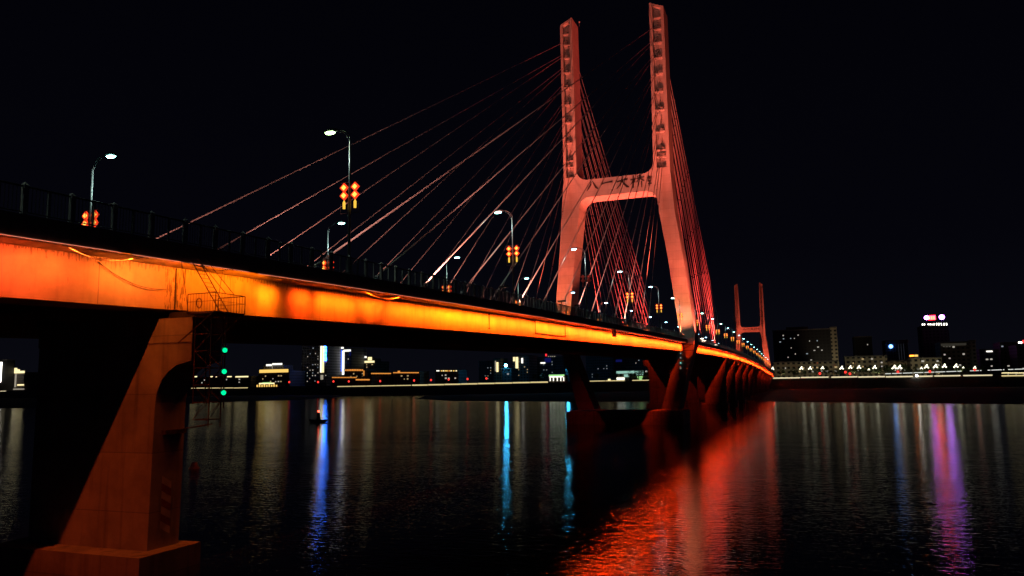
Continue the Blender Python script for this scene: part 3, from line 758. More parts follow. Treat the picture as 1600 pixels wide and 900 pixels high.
while Y < 420:
    lab = 'median lamp furthest left with teal light, its lanterns partly hidden by the railing' if i == 0 else (f'{ords[i]} lamp of the median row from the left, lower and behind the railing' if i < 6 else f'{ords[i-6]} median lamp beyond the near pylon, a small bluish light above the deck')
    o = med0 if i == 0 else copy_tree(med0)
    o.location = (-39, Y, road(Y)+.28); tag(o, lab, group='lantern lamps on the median')
    if i: relens(o, M['lamp_white'] if i < 4 else M['lamp_blue'], True)
    i += 1; Y += 24.2

# flood fittings standing on the deck among the stays
def floodlight(x, y, lab, s=1.0, tall=0.0, m='flood'):
    z = curb(y) if x > -25 else road(y)
    root = empty('flood_lamp', (x, y, z), lab, 'floodlight', 'floodlights on the deck')
    st = MB(); st.bar((x,y,z), (x,y,z+.5+tall), .05); st.bar((x-.35*s,y,z+.5+tall), (x+.35*s,y,z+.5+tall), .03); st.build('bracket', M['rail'], root)
    h = MB(); h.box(x-.4*s, x+.4*s, y-.12, y+.12, z+.55+tall, z+.8+tall); ho = h.build('housing', M['dark'], root)
    g = MB(); g.box(x-.36*s, x+.36*s, y-.15, y-.122, z+.58+tall, z+.77+tall); g.build('lens', M[m], ho)
floodlight(-27.4, 98, 'small warm floodlight behind the railing under the near stay cables, leftmost of the row', .8)
floodlight(-27.4, 112, 'small warm floodlight behind the railing between two lantern lamps', .8)
floodlight(-27.4, 124, 'small warm floodlight behind the railing, second before the near pylon leg', .8)
floodlight(-27.4, 152, 'small warm floodlight behind the railing just left of the right pylon leg', .9)
floodlight(-24.3, 203, 'brightest white floodlight just beyond the near pylon leg on the deck edge', 1.9, .2)
floodlight(-24.3, 199, 'second white floodlight beside the brightest one beyond the near pylon leg', 1.2, .6)
floodlight(-24.3, 232, 'small floodlight on the deck edge below the red back stays', 1.0)
for yy, dz, wd in ((27.6,1.0,2.1),(31.6,.95,1.8),(66.2,.9,3.0)):
    pass
# slim T shaped sensor posts behind the railing
for k, (y, lab) in enumerate(((62.0,'slim T-topped sensor post behind the railing left of the second lantern lamp'),(86.2,'slim T-topped sensor post in front of the foot of the left pylon leg'),(79.5,'slim T-topped sensor post right of the second lantern lamp'))):
    r_ = empty('sensor_post', (-25.0, y+2, road(y)), lab, 'post', 'sensor posts behind the railing')
    z = road(y+2); m1 = MB(); m1.bar((-25,y+2,z), (-25,y+2,z+2.0), .05); m1.build('pole', M['rail'], r_)
    m1 = MB(); m1.box(-25.45,-24.55,y+1.9,y+2.1,z+2.0,z+2.18); m1.build('crossarm', M['rail'], r_)

# ------------------------------------------------------------------ on the water
p = onZ(498, 659.5, WZ)
bt = empty('buoy_boat', (p[0], p[1], WZ), 'small dark buoy boat with a red lamp floating in the blue reflection', 'buoy')
hl = MB(); L = 5.4
sec = []
for t, wv_, zk in ((-1,.5,.25),(-.7,.95,-.1),(0,1.1,-.2),(.6,.8,-.1),(1,.08,.35)):
    x = p[0]+t*L/2; sec.append([(x,p[1]-wv_,WZ+.55+.2*abs(t)),(x,p[1]-wv_*.7,WZ+zk),(x,p[1]+wv_*.7,WZ+zk),(x,p[1]+wv_,WZ+.55+.2*abs(t))])
V_ = [q for s in sec for q in s]; ff = [(0,1,2,3),(16,17,18,19)]
for i in range(4):
    for k in range(4): a = i*4+k; b = i*4+(k+1) % 4; ff.append((a,b,b+4,a+4))
hl.add(V_, ff); hl.build('hull', M['dark'], bt)
ms = MB(); ms.tube([(p[0]-.1,p[1],WZ+.5),(p[0]-.1,p[1],WZ+2.4)], [.62,.34], 8); ms.build('tower', M['dark'], bt)
ms = MB(); ms.ball((p[0]-.1,p[1],WZ+2.75), .27); ms.build('lamp', glow('buoy_red', (1,.10,.05), 5), bt)
p = onZ(303.5, 732, WZ)
wb = empty('marker_buoy', (p[0], p[1], WZ), 'small whitish drum buoy floating right of the near pier', 'buoy')
mb = MB(); mb.tube([(p[0],p[1],WZ-.2),(p[0],p[1],WZ+.12),(p[0],p[1],WZ+.16),(p[0],p[1],WZ+.72)], [.62,.62,.48,.30], 10); mb.build('drum', M['white_paint'], wb, True)
p = onZ(1106.5, 640, WZ+.4)

# ------------------------------------------------------------------ far bank: river wall, promenade light, lanterns
wl = empty('river_wall', (-300, YB, WZ), 'long stone river wall along the far bank under the yellow promenade light line', 'wall')
mb = MB(); mb.box(-2600, 1500, YB-.5, YB+.55, WZ-.5, 11.75); mb.build('masonry', M['wallstone'], wl)
M['prom'] = glow('promenade_light', (1, .80, .36), .72)
M['prom_w'] = glow('promenade_light_white', (1, .86, .52), .8)
def prom(x0, x1, y0, y1, lab, mat='prom', th=.7):
    a = onY(x0, y0, YB-.6); b = onY(x1, y1, YB-.6)
    n = max(1, int(abs(b[0]-a[0])/16)); root = empty('promenade_light', (a[0], YB-.6, a[2]), lab, 'light strip', 'light strips along the far promenade')
    hs = MB(); hs.box(a[0], b[0], YB-.625, YB-.51, min(a[2], b[2])-.2, min(a[2], b[2])+.2); hs.build('housing', M['dark'], root)
    g = MB()
    for k in range(n):
        t0, t1 = k/n, (k+.97)/n; xa, xb = a[0]+(b[0]-a[0])*t0, a[0]+(b[0]-a[0])*t1; za = a[2]+(b[2]-a[2])*(t0+t1)/2
        g.box(xa, xb, YB-.72, YB-.63, za-th/2, za+th/2)
    g.build('strip', M[mat], root)
prom(299, 388, 606.5, 606, 'short yellow promenade light strip seen behind the signal mast')
prom(527, 643, 604, 602, 'yellow promenade light strip left part, right of the blue lit towers')
prom(644, 857, 602, 596.8, 'long yellow promenade light strip under the middle of the bridge span', 'prom', 1.15)
prom(916, 977, 595.6, 594.6, 'promenade light strip between the near pylon legs, left piece')
prom(988, 1044, 594.4, 593.4, 'promenade light strip between the near pylon legs, right piece')
prom(1208, 1296, 591, 589, 'whitish promenade light strip just right of the far pylon', 'prom_w', .9)
prom(1299, 1428, 589.2, 588.3, 'promenade light strip glowing over the streaked wall below the low beige buildings', 'prom_w', 1.0)
prom(1432, 1458, 588, 587.8, 'short promenade light strip beside the bright star lamp', 'prom_w', 1.0)
prom(1460, 1502, 587.4, 587, 'promenade light strip below the sign tower', 'prom_w', .9)
prom(1505, 1552, 586.8, 586.2, 'promenade light strip right of the sign tower', 'prom_w', .9)
prom(1565, 1640, 587.2, 586.2, 'promenade light strip below the white canopies at the right end', 'prom', .9)
prom(-60, 10, 612, 611, 'promenade light strip at the left end beside the lit hall', 'prom_w', .7)
M['lred'] = glow('red_lantern', (1, .04, .03), 1.6)
lant = None
for x, y in [(452,597),(497,597),(521,596),(545,596),(594,595.5),(647,594.5),(673.5,593.8),(701,593),(730.5,592.2),(760,591.3),(1022,590),(1281,583.5),(1321,581.5),(1328,584),(1403,581),(1453,580.5),(1523,577.5)]:
    q = onY(x, y, YB+4)
    if lant is None:
        lant = empty('red_lantern', (q[0], YB+4, q[2]), 'round red lantern on a pole along the far promenade', 'lantern', 'red lanterns along the far promenade')
        g = MB(); g.ball((q[0], YB+4, q[2]), .95, 8, 6, 1.1); g.build('globe', M['lred'], lant)
        g = MB(); g.bar((q[0], YB+4, 11.7), (q[0], YB+4, q[2]-1.0), .12); g.build('pole', M['rail'], lant)
    else:
        o = copy_tree(lant); o.location = (q[0], YB+4, q[2])

# ------------------------------------------------------------------ buildings
def facade(name, c, dw=(.02,.02,.025), sx=3.6, sz=3.2, rough=.7):
    m, nt, b = newmat(name); b.inputs['Roughness'].default_value = rough
    g = N(nt, 'ShaderNodeNewGeometry'); s = N(nt, 'ShaderNodeSeparateXYZ'); nt.links.new(g.outputs['Position'], s.inputs[0])
    fx_ = math_n(nt, 'FRACT', math_n(nt, 'DIVIDE', math_n(nt, 'ADD', s.outputs[0], s.outputs[1]), sx)); fz = math_n(nt, 'FRACT', math_n(nt, 'DIVIDE', s.outputs[2], sz))
    wn = math_n(nt, 'MULTIPLY', math_n(nt, 'MULTIPLY', math_n(nt, 'GREATER_THAN', fx_, .28), math_n(nt, 'LESS_THAN', fx_, .80)), math_n(nt, 'MULTIPLY', math_n(nt, 'GREATER_THAN', fz, .28), math_n(nt, 'LESS_THAN', fz, .78)))
    no = N(nt, 'ShaderNodeTexNoise'); no.inputs['Scale'].default_value = .12; no.inputs['Detail'].default_value = 5; nt.links.new(g.outputs['Position'], no.inputs['Vector'])
    cc = mixc(nt, no.outputs[0], tuple(x*.7 for x in c), tuple(min(1, x*1.25) for x in c))
    nt.links.new(mixc(nt, wn, cc, dw), b.inputs['Base Color']); return m
FC = {'grey': facade('facade_grey', (.30,.30,.32)), 'tan': facade('facade_tan', (.42,.36,.27)), 'brown': facade('facade_brown', (.24,.19,.15), sz=3.4),
      'dark': facade('facade_dark', (.13,.13,.15)), 'black': facade('facade_charcoal', (.035,.035,.04)), 'blue': facade('facade_blue', (.16,.18,.24), sx=2.6), 'beige': facade('facade_beige', (.5,.44,.32), sx=4.2, sz=3.8)}
M['win_w'] = glow('window_white', (1, .93, .78), .42); M['win_y'] = glow('window_yellow', (1, .72, .34), .4); M['win_c'] = glow('window_cold', (.75, .92, 1), .32)
GL = {'white': glow('strip_white', (1, .97, .85), 1.6), 'yel': glow('strip_yellow', (1, .84, .42), 1.35), 'ora': glow('strip_orange', (1, .36, .06), .9), 'gold': glow('strip_gold', (1, .62, .14), 1.1),
      'blue': glow('strip_blue', (.015, .10, 1), 2.2), 'bluesign': glow('sign_blue', (.02, .16, 1), 34), 'whites': glow('strip_white_strong', (1, .95, .82), 5), 'cyan': glow('lamp_cyan', (.05, .55, 1), 110),
      'green': glow('strip_green', (.45, 1, .35), .8), 'teal': glow('lit_teal', (.5, .95, .8), .55), 'red': glow('sign_red', (1, .012, .03), 22), 'redt': glow('sign_orange', (1, .22, .02), 6), 'purple': glow('sign_violet', (.42, .10, .8), 34), 'pink': glow('sign_pinkwhite', (.55, .13, .8), 30),
      'dim': glow('strip_dim', (.9, .8, .62), .35), 'bluedim': glow('panel_blue_dim', (.02, .03, .35), .18)}
brng = random.Random(11)
class Bld:
    def __init__(s, x0, x1, ytop, Y, depth, fac, label, cat='building', name='building', parapet=1.0, yref=None):
        a = onY(x0, ytop, Y); b = onY(x1, ytop, Y); s.Y = Y; s.X0, s.X1 = a[0], b[0]; s.top = (a[2]+b[2])/2
        s.root = empty(name, ((s.X0+s.X1)/2, Y, 11.8), label, cat)
        m = MB(); m.box(s.X0, s.X1, Y, Y+depth, 11.7, s.top); s.wall = m.build('wall', FC[fac], s.root)
        r_ = MB(); r_.box(s.X0-.3, s.X1+.3, Y-.3, Y+depth+.3, s.top+.003, s.top+parapet); s.roof = r_.build('roof', M['fascia'], s.root)
        s.depth = depth
    def block(s, x0, x1, ytop, fac, inset=3.0, depth=None):
        a = onY(x0, ytop, s.Y+inset); b = onY(x1, ytop, s.Y+inset)
        m = MB(); m.box(a[0], b[0], s.Y+inset, s.Y+inset+(depth or s.depth*.6), s.top+.004 if a[2] > s.top else 11.8, a[2]); m.build('upper_block', FC[fac], s.root)
    def strip(s, x0, y0, x1, y1, g, name='light_strip', off=.25, th=.2):
        a = onY(x0, y0, s.Y-off); b = onY(x1, y1, s.Y-off)
        m = MB(); m.box(a[0], b[0], s.Y-off-th, s.Y-off, min(a[2], b[2]), max(a[2], b[2])); return m.build(name, GL[g] if isinstance(g, str) else g, s.root)
    def windows(s, n, kinds=('win_w',), w_=1.7, h=1.5, sx=3.6, sz=3.2, zmin=14):
        X0, X1 = min(s.X0, s.X1), max(s.X0, s.X1); seen = set()
        for _ in range(n):
            i = brng.randint(int(X0/sx)+1, max(int(X0/sx)+1, int(X1/sx)-1)); j = brng.randint(int(zmin/sz)+1, max(int(zmin/sz)+1, int(s.top/sz)-1))
            if (i, j) in seen: continue
            seen.add((i, j)); x = i*sx+1.0; z = j*sz+.95
            if x < X0+.3 or x+w_ > X1-.3: continue
            m = MB(); m.box(x, x+w_*brng.uniform(.5, 1.2), s.Y-.12, s.Y-.02, z, z+h*brng.uniform(.7, 1)); m.build('window', M[brng.choice(kinds)], s.root)
# left edge
b = Bld(12, 38, 583, 760, 24, 'brown', 'pale columned hall with a glowing yellow crown roof, seen left of the near pier', 'hall')
b.strip(11.5, 580, 38.5, 583, 'yel'); b.strip(15, 577.5, 31, 580, 'yel'); b.strip(22, 575, 27, 577.6, 'yel')
for x in (13.2, 17.5, 23.8): b.strip(x, 584, x+1.1, 605, 'dim', 'column')
b.strip(27, 600.5, 37.5, 602.5, 'yel'); b.strip(7, 607.5, 38, 608.7, 'dim'); b.strip(16, 612.6, 20.5, 614.5, 'whites', 'lamp')
b = Bld(-14, 2, 563, 740, 20, 'black', 'building cut by the left edge of the picture with one bright white vertical strip'); b.strip(-2, 566, 1.6, 597, 'whites')
b = Bld(44, 56, 588, 800, 20, 'dark', 'small stepped dark block with short rows of white lights beside the crowned hall')
for y in (589.5, 593, 596.5, 600): b.strip(46.2, y, 48.6, y+1, 'dim', 'window')
b.strip(43, 611.5, 50, 613.5, glow('star_blue', (.3, .7, 1), 6), 'lamp')
# behind the mast
b = Bld(292, 392, 590, 720, 30, 'dark', 'low dark riverside block with broken yellow roof line seen through the signal mast')
for a, c in ((298,308),(327,332.5),(337,339),(355,362),(368,388)): b.strip(a, 587.8, c, 589.3, 'yel')
b.windows(6)
# group left of the towers
b = Bld(404, 452, 581, 730, 30, 'dark', 'dark wide block with an orange roof strip and two white lit rooftop boxes')
b.strip(405.5, 577.8, 450.5, 581.6, 'gold'); b.block(411, 443, 571, 'dark'); b.strip(416, 569.3, 424.5, 571.8, 'white'); b.strip(425.5, 567.8, 441, 570, 'white'); b.strip(425.2, 570, 426, 576, 'dim'); b.windows(12, ('win_w','win_y'))
b = Bld(401, 434, 600, 668, 12, 'tan', 'small golden lit pavilion with green roof ridge on the promenade', 'pavilion', 'pavilion')
for k, x in enumerate(np.linspace(402, 432, 9)): b.strip(x-.9, 600.5 if k % 2 else 601.5, x+.9, 605.5, 'gold', 'column')
b.strip(405, 598.4, 429, 600, 'yel'); b.strip(410, 597.5, 424, 598.4, 'green')
b = Bld(472, 511, 532, 760, 34, 'grey', 'tall grey tower with yellow light column and vertical blue sign under the bridge', 'tower')
b.strip(501, 538, 506, 582, 'yel'); b.strip(501, 538, 502, 582, 'white', off=.5)
for k in range(5):
    y = 533+k*6.4; g = MB(); q = onY(506.6, y+5, b.Y-.8); s_ = (onY(510, y+5, b.Y-.8)[0]-q[0])
    strokes(g, q[0], q[2], s_*1.05, b.Y-1.0, b.Y-.8, [[(.1,.9,.2),(.9,.95,.2)], [(.5,1.2,.22),(.5,.1,.22)], [(.05,.5,.2),(.95,.55,.2)], [(.15,.12,.2),(.85,.15,.2)]] if k % 2 else [[(.1,1.15,.2),(.9,1.15,.2)], [(.15,1.1,.2),(.15,.2,.2)], [(.9,1.1,.2),(.85,.15,.2)], [(.1,.65,.2),(.9,.65,.2)], [(.1,.15,.2),(.9,.15,.2)]])
    g.build('sign_character', GL['bluesign'], b.root)
b.windows(40, ('win_w','win_c'), 1.3, 1.2); b.strip(501, 586, 505, 593, 'dim')
b = Bld(513, 549, 545.5, 790, 34, 'blue', 'tower with blue glowing flank, white light column and white roof edge', 'tower')
b.strip(529, 542.5, 537, 544.8, 'white', off=.6); b.strip(530, 547, 534, 580, 'blue'); b.strip(534.8, 548, 537.8, 585.5, 'white'); b.strip(537, 546.5, 548, 549, 'white'); b.strip(546.2, 549, 548, 556, 'bluedim')
b.strip(515, 548.5, 519, 551, 'white'); b.windows(26, ('win_c','win_w'), 1.3, 1.2)
b = Bld(551, 586, 566, 820, 34, 'tan', 'cluster of three stepped tan blocks with cream lit roof edges')
b.strip(552, 561.2, 562.5, 563, 'yel'); b.block(562, 573, 559, 'tan'); b.strip(562.5, 557, 573, 559, 'white'); b.strip(569, 564, 585, 566.5, 'yel'); b.block(574, 582, 560, 'tan'); b.strip(575, 558, 581, 563, 'yel'); b.strip(551.5, 564.5, 562, 567.5, 'dim'); b.windows(10, ('win_y',))
b = Bld(538, 572, 578, 700, 26, 'brown', 'curved looking low hall edged with orange light dots in front of the stepped blocks')
for x in np.arange(539.5, 568, 2.6): b.strip(x, 577.3-.5*math.sin((x-539)/9), x+1.7, 579.5, 'ora')
b.strip(568, 579, 569.2, 587, 'ora'); b.windows(8, ('win_y',))
b = Bld(518, 580, 590, 685, 18, 'brown', 'long low brown riverside building with two tiers of orange light dots')
for x in np.arange(519, 556, 2.3): b.strip(x, 589, x+1.4, 590.6, 'ora')
for x in np.arange(556, 578, 2.0): b.strip(x, 592.3, x+1.5, 594.3, 'ora')
b = Bld(580, 612, 583.5, 705, 20, 'brown', 'low building with thin orange roof line left of the gate tower')
for x in np.arange(580, 611, 2.6): b.strip(x, 582.8, x+2.2, 584.3, 'ora')
b = Bld(614, 656, 582, 705, 20, 'brown', 'low building with orange roof line and small raised gate in its middle')
for x in np.arange(614.5, 653, 3.1): b.strip(x, 581.6, x+2.6, 583, 'ora')
b.block(621, 625.5, 579, 'brown', 1); b.strip(621.5, 579.5, 625, 582, 'ora'); b.windows(6, ('win_y',))
b = Bld(680, 716, 580, 720, 22, 'dark', 'dark low block with a dotted cream and orange light line in the middle distance')
for x, g in ((682,'white'),(684.5,'white'),(689,'gold'),(692,'yel'),(695,'gold'),(697.5,'gold'),(701,'ora'),(704,'yel'),(708,'gold'),(712,'yel')): b.strip(x, 578.6, x+2, 580.2, g)
b.windows(6)
b = Bld(748, 771, 565, 860, 30, 'dark', 'dim tower block with scattered tiny windows left of the cyan lamp'); b.windows(14, ('win_c','win_y'), 1.2, 1.1)
b = Bld(771, 782, 561, 840, 24, 'tan', 'slim tower with two pale yellow light columns left of the cyan lamp', 'tower'); b.strip(773.4, 564, 775.2, 580, 'dim'); b.strip(775.6, 566, 778.8, 581, 'yel')
b = Bld(784, 799, 577, 730, 20, 'dark', 'low dark block carrying one very bright cyan lamp on its roof')
g = MB(); q = onY(790.5, 571, b.Y-.5); g.ball(tuple(q), 1.55, 10, 8); g.build('lamp', GL['cyan'], b.root); g = MB(); g.bar((q[0], b.Y+.2, b.top), (q[0], b.Y-.4, q[2]-1), .2); g.build('mast', M['rail'], b.root)
b.windows(4, ('win_c',))
b = Bld(800, 826, 556.5, 850, 30, 'grey', 'pair of grey towers with bright cream light columns right of the cyan lamp', 'tower')
b.strip(801.8, 558, 804.5, 564.5, 'yel'); b.strip(805.4, 558, 809.8, 576.5, 'yel'); b.strip(814.6, 559.5, 817.2, 567.5, 'white'); b.windows(8, ('win_y',), 1.2, 1.1)
b = Bld(838, 880, 558.5, 900, 34, 'blue', 'dark blue tower with red beacon on its roof just left of the pylon leg', 'tower')
b.strip(852, 551.5, 854.6, 556.5, glow('beacon_red', (1,.03,.04), 1.4), 'beacon'); 
for x in (856.5, 860, 863, 866): b.strip(x, 556.2, x+1.4, 557.6, 'dim')
b.strip(851, 559.5, 861, 566, 'bluedim'); b.strip(844.5, 566.2, 852, 568, 'white'); b.windows(12, ('win_c',), 1.2, 1.1)
b = Bld(857, 883, 588, 662, 8, 'tan', 'white columned riverside gate with green lit roof beside the pylon leg', 'gate', 'river_gate')
b.strip(857.5, 585.5, 882, 587.5, 'green'); b.strip(858.5, 588, 880, 589.4, 'white')
for x in (859, 864, 870, 875.5, 880): b.strip(x, 589.5, x+1.5, 595.3, 'white', 'column')
b = Bld(884, 896, 578, 690, 14, 'dark', 'low dark kiosk carrying a cyan lamp behind the left pylon foot')
g = MB(); q = onY(886.3, 573, b.Y-.5); g.ball(tuple(q), 1.25, 10, 8); g.build('lamp', GL['cyan'], b.root); g = MB(); g.bar((q[0], b.Y+.2, b.top), (q[0], b.Y-.4, q[2]-1), .2); g.build('mast', M['rail'], b.root)
b = Bld(915, 958, 553, 900, 40, 'blue', 'dim bluish slab tower between the near pylon legs'); b.windows(6, ('win_c',), 1.2, 1.1); b.strip(962, 562, 972, 565.5, 'bluedim')
b = Bld(959, 1012, 547, 930, 40, 'blue', 'wider dim bluish slab tower between the near pylon legs'); b.windows(7, ('win_c','win_w'), 1.2, 1.1)
b = Bld(1014, 1052, 556, 940, 40, 'blue', 'dim slab tower just left of the right pylon foot'); b.windows(8, ('win_w',), 1.3, 1.2)
b = Bld(962, 1042, 583, 672, 14, 'beige', 'low teal lit pavilion building behind round trees between the pylon legs', 'pavilion', 'pavilion')
b.strip(963, 580, 1006, 583, 'teal'); b.strip(963.5, 590, 976, 593.5, 'white'); b.strip(975, 585, 983, 589, 'teal'); b.strip(994, 583, 1005, 586, 'teal'); b.strip(996, 588, 1004, 590, 'green'); b.strip(997, 591, 1003, 594, 'green'); b.strip(1008, 579.5, 1012, 582, 'white')
b.strip(1036, 580, 1042, 585, 'yel'); b.strip(950, 592, 954, 594.5, 'yel')
# right bank
b = Bld(1207, 1298, 516, 840, 26, 'black', 'broad dark apartment slab with a few scattered lit windows right of the far pylon', 'apartments', 'apartment_block'); b.windows(26, ('win_w','win_w','win_c'), 1.5, 1.2)
b.block(1228, 1262, 511.5, 'black'); 
b = Bld(1297, 1307, 512, 838, 22, 'beige', 'narrow tan end tower at the right side of the dark apartment slab', 'apartments', 'apartment_block')
b = Bld(1208, 1310, 566, 705, 24, 'beige', 'long low beige riverside terrace below the dark apartment slab'); b.windows(14, ('win_w','win_y'))
b = Bld(1320, 1386, 557.5, 712, 26, 'beige', 'beige five storey block with dark flat roof lit from the street'); b.windows(10, ('win_w','win_y'))
b = Bld(1334, 1362, 527, 900, 30, 'black', 'pair of faint dark towers behind the beige five storey block'); b.windows(3)
b = Bld(1382, 1418, 533, 880, 30, 'blue', 'dim bluish tower carrying a small round blue emblem', 'tower')
g = MB(); q = onY(1392, 541.3, b.Y-.3); g.disc((q[0], b.Y-.1, q[2]), 1.9, -.5, 14, 'y'); g.build('emblem', glow('emblem_blue', (.12, .35, 1), 7), b.root)
for x in (1404, 1408, 1412): b.strip(x, 537, x+1, 562, glow('fin_dim', (.5,.55,.7), .02), 'fin')
b = Bld(1386, 1420, 565, 720, 22, 'beige', 'small beige block in the trees below the bluish emblem tower'); b.windows(5)
b = Bld(1422, 1471, 560, 700, 22, 'beige', 'beige four storey riverside block with rows of square windows and red roof sign'); b.windows(8, ('win_w',)); b.strip(1421, 554.8, 1428, 557, 'redt', 'roof_sign'); b.strip(1428.5, 554.2, 1434.5, 557.2, 'gold', 'roof_sign')
b = Bld(1440, 1482, 509.5, 930, 36, 'dark', 'tall dark tower crowned by glowing red and violet rooftop signs', 'tower')
for x in (1440.5, 1443.5, 1449.5, 1452.5, 1455, 1458.5, 1462.5, 1466, 1470, 1474, 1478): b.strip(x, 505.8+(0 if x < 1462 else -.9), x+1.9, 508.3, 'whites', 'crown_lamp')
g = MB(); q = onY(1447.5, 496.5, b.Y-1); g.disc((q[0], b.Y-1, q[2]), 2.2, -.4, 16, 'y'); g.build('round_sign', GL['pink'], b.root)
bk_ = MB(); q = onY(1450.3, 499.8, b.Y-1); q2 = onY(1461.5, 492.6, b.Y-1); bk_.box(q[0], q2[0], b.Y-1.1, b.Y-.8, q[2], q2[2]); bk_.build('sign_panel', GL['red'], b.root)
for k in range(3):
    g = MB(); q = onY(1451+k*3.5, 499, b.Y-1.2); s_ = onY(1454+k*3.5, 499, b.Y-1.2)[0]-q[0]
    strokes(g, q[0], q[2], s_, b.Y-1.3, b.Y-1.2, [[(.05,1.5,.25),(.95,1.5,.25)], [(.1,.8,.25),(.9,.8,.25)], [(.5,1.7,.25),(.5,.1,.25)], [(.1,.1,.25),(.9,.1,.25)]]); g.build('sign_character', GL['redt'], b.root)
g = MB(); q = onY(1471.5, 495.5, b.Y-1); g.disc((q[0], b.Y-1, q[2]), 2.6, -.4, 16, 'y'); g.build('round_sign', GL['purple'], b.root)
g = MB(); g.box(onY(1444,504,b.Y)[0], onY(1478,504,b.Y)[0], b.Y-.5, b.Y+2, b.top+1.1, b.top+1.6)
for x in (1447.5, 1455, 1471.5): q = onY(x, 504, b.Y); g.box(q[0]-.3, q[0]+.3, b.Y-.5, b.Y, b.top+1, b.top+9)
g.build('sign_frame', M['rail'], b.root)
b = Bld(1469, 1514, 535.5, 760, 30, 'brown', 'large brown office block with pale top band and dim lettering right of the sign tower'); b.strip(1470, 537, 1510, 539.5, glow('band_dim', (.9,.8,.6), .03), 'band')
for k in range(3):
    g = MB(); q = onY(1473.5+k*4.6, 542.5, b.Y-.3); s_ = onY(1476.5+k*4.6, 542.5, b.Y-.3)[0]-q[0]
    strokes(g, q[0], q[2], s_, b.Y-.4, b.Y-.2, [[(.05,.9,.2),(.95,.95,.2)], [(.5,1.0,.2),(.1,.1,.2)], [(.5,.6,.2),(.95,.1,.2)]]); g.build('sign_character', glow('letter_dim', (1,.95,.8), .10), b.root)
b.windows(5); 
b = Bld(1514.5, 1524, 533, 762, 30, 'grey', 'grey stair tower on the right side of the brown office block')
b = Bld(1530, 1560, 547, 860, 30, 'dark', 'dark block with one bright white roof bar near the right edge'); b.strip(1541, 548, 1551, 550, 'white'); b.windows(4)
b = Bld(1562, 1590, 536, 880, 30, 'dark', 'faint tower with a few cold windows near the right edge'); b.windows(7, ('win_c','win_w'))
b = Bld(1588, 1625, 540, 840, 30, 'dark', 'dark tower at the right edge with white and red rooftop sign', 'tower'); b.strip(1591, 534, 1597, 536.5, 'whites', 'roof_sign'); b.strip(1597.4, 531.5, 1603, 536, glow('roof_sign_red', (1,.03,.03), 2.5), 'roof_sign'); b.windows(5)
# canopies at the right end
for k, x in enumerate((1568, 1580.5, 1592)):
    q = onY(x+3, 582.8, YB+2); root = empty('canopy', (q[0], YB+2, 11.8), ('leftmost', 'middle', 'rightmost')[k]+' of three white lit T-shaped canopies on the promenade', 'canopy', 'white canopies on the promenade')
    g = MB(); g.box(q[0]-2.2, q[0]+2.4, YB+1, YB+3, q[2]-.25, q[2]+.35); g.build('roof', GL['yel'], root)
    g = MB(); g.bar((q[0]+1.6, YB+2, 11.7), (q[0]+1.6, YB+2, q[2]-.25), .3); g.build('post', GL['dim'], root)
# string lights
st = empty('string_lights', (150, YB+9, 15), 'dotted line of small white lights along the far embankment road at right', 'string lights')
g = MB(); q0 = onY(1384, 584, YB+9); q1 = onY(1615, 576, YB+9)
pts = [q0+(q1-q0)*t for t in np.linspace(0, 1, 120)]
for k, q in enumerate(pts):
    if 62 < k < 70 or 78 < k < 84 or 96 < k < 100 or k % 9 == 5: continue
    g.box(q[0]-.42, q[0]+.42, YB+8.7, YB+9, q[2]-.26, q[2]+.26)
tag(g.build('bulb', glow('bulb_white', (.95, 1, .92), .8), st), kind='stuff')
g = MB(); g.tube([q0, q1], .06, 4); g.build('wire', M['dark'], st)

# ------------------------------------------------------------------ trees and globe lamps on the far bank
def crown_mesh(seed, n=420):
    rn = random.Random(seed); mb = MB()
    lobes = [(rn.uniform(-2.0,2.0), rn.uniform(-1.6,1.6), rn.uniform(3.8,7.0), rn.uniform(1.1,1.9)) for _ in range(8)]
    for _ in range(n):
        cx, cy, cz, r = rn.choice(lobes)
        d = Vector((rn.gauss(0,1), rn.gauss(0,1), rn.gauss(0,.8))).normalized()*r*(rn.random()**.4)
        p = Vector((cx,cy,cz))+d; s = rn.uniform(.18,.42)
        u = Vector((rn.gauss(0,1),rn.gauss(0,1),rn.gauss(0,1))).normalized(); v = u.orthogonal().normalized()
        mb.add([p+u*s, p+v*s*.6, p-u*s, p-v*s*.6], [(0,1,2,3)])
    return mb
protos = []
def tree(x, Y, h, lab, seed):
    z0 = 11.75
    q = onY(x, 590, Y)
    root = empty('riverside_tree', (0,0,0), lab, 'tree', 'trees on the far bank')
    t = MB(); t.tube([(0,0,0),(.1,.05,2),(.0,0,4.2)], [.28,.2,.1], 7)
    for a in (0, 2.1, 4.2): t.tube([(.05,0,2.3), (1.2*math.cos(a), 1.0*math.sin(a), 4.6)], [.12,.04], 5)
    t.build('trunk', M['bark'], root)
    crown_mesh(seed).build('crown', M['leaf'], root, fix=False)
    root.location = (q[0], Y, z0); s = h/8.5; root.scale = (s*random.uniform(.9,1.25), s, s); root.rotation_euler.z = random.uniform(0, 6)
    return root
tr = [(960,11),(985,9),(998,12),(1012,10),(1024,11),(1222,9),(1241,9),(1258,8),(1276,9),(1291,10),(1308,8),(1318,9),(1335,10),(1350,9),(1360,10),(1374,9),(1384,10),(1393,11),(1410,12),(1420,9),(1433,9),(1444,8),(1455,9),(1468,9),(1482,9),(1500,9),(1512,8),(1534,9),(760,8),(836,9),(846,10),(905,10),(932,9)]
for k, (x, h) in enumerate(tr):
    if x < 900: lab = 'dark round tree on the far bank left of the near pylon'
    elif x < 1050: lab = 'dark round tree before the teal lit pavilion between the pylon legs'
    else: lab = 'dark riverside tree lit from below by white globe lamps on the right bank'
    tree(x, YB+random.uniform(12, 20), h, lab, 100+k % 5)
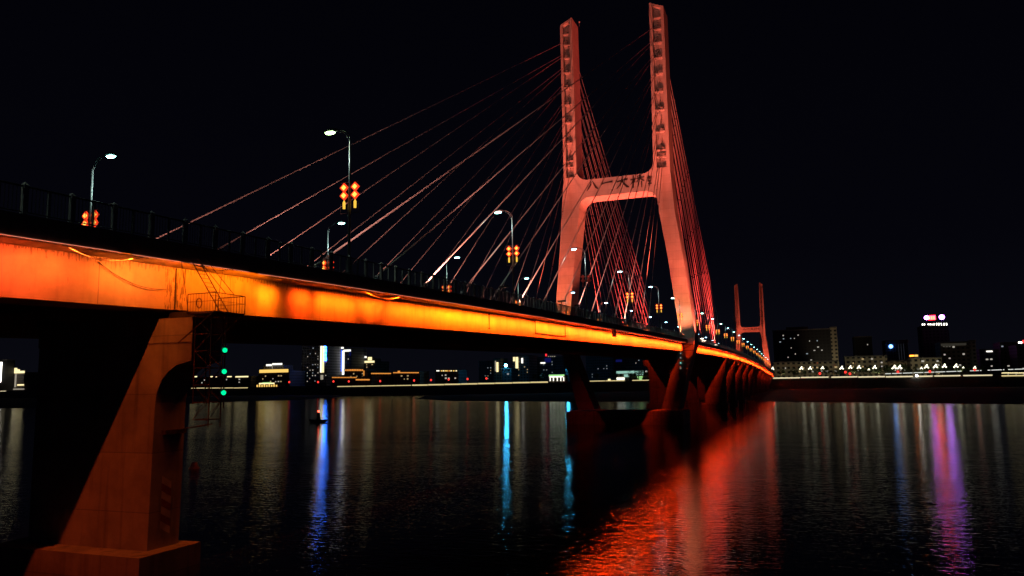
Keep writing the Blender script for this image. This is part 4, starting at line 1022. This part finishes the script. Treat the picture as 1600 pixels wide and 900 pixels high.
M['globe'] = glow('globe_lamp', (1, .95, .68), 3)
gl0 = None
for x, y, s in [(1207,575.5,1.1),(1252,575,1.2),(1265.5,575,1.2),(1285,574.5,1.1),(1315,574.5,1.3),(1328.5,573.5,1.2),(1342,573.5,1.3),(1357.5,577,.7),(1366.5,573.5,1.3),(1397,573.5,1.5),(1405.5,573.5,1.5),(1439.5,575,.8),(1447.5,572.5,1.4),(1461.5,572,1.4),(1475.5,571.5,1.4),(1493.5,571.5,1.4),(1505,574,.6),(1523,574,.9)]:
    q = onY(x, y, YB+10.5)
    if gl0 is None:
        gl0 = empty('globe_lamp', (q[0], YB+10.5, 11.75), 'white globe lamp glowing among the trees of the right far bank', 'lamp', 'globe lamps on the right far bank')
        zz = q[2]
        for k, (dx, dz, r) in enumerate(((0,0,.62),(-.9,-.75,.42),(.9,-.7,.42),(.35,.85,.38))):
            g = MB(); g.ball((q[0]+dx, YB+10.5, zz+dz), r, 8, 6); g.build('globe', M['globe'], gl0)
        g = MB(); g.bar((q[0], YB+10.5, 11.7), (q[0], YB+10.5, zz-.5), .12); g.bar((q[0]-.9,YB+10.5,zz-1.2),(q[0]+.9,YB+10.5,zz-1.2), .06); g.build('pole', M['rail'], gl0); base = q[2]
    else:
        o = copy_tree(gl0); o.location = (q[0], YB+10.5, 11.75+(q[2]-base)); o.scale = (s/1.1,)*3
        o.location.z = q[2]-(base-11.75)*s/1.1
def point(name, loc, c, watts, r=.5):
    l = bpy.data.lights.new(name, 'POINT'); l.color = c; l.energy = watts; l.shadow_soft_size = r
    ob = bpy.data.objects.new(name, l); col.objects.link(ob); ob.location = loc
for x in (1225, 1262, 1295, 1335, 1372, 1400, 1440, 1470, 1500):
    q = onY(x, 586, YB+14); spot('facade_light', (q[0], YB+14, 13.5), (q[0], YB+60, 24), (1, .88, .55), 1600, 110, .8)
q = onY(1302, 574, 815); spot('facade_light', (q[0], 800, 13), (q[0], 838, 40), (1, .82, .5), 12000, 70, .8)
q = onY(1432.5, 587, YB-.9)
stl = empty('star_lamp', (q[0], YB-.9, q[2]), 'bright white star-like lamp low on the river wall', 'lamp')
g = MB(); g.ball((q[0], YB-1.0, q[2]), .9, 8, 6); g.build('bulb', glow('star_white', (1,.97,.85), 12), stl)
g = MB(); g.box(q[0]-.6, q[0]+.6, YB-.8, YB-.5, q[2]-1.4, q[2]-.8); g.build('bracket', M['rail'], stl)
print('objects', len(bpy.data.objects))
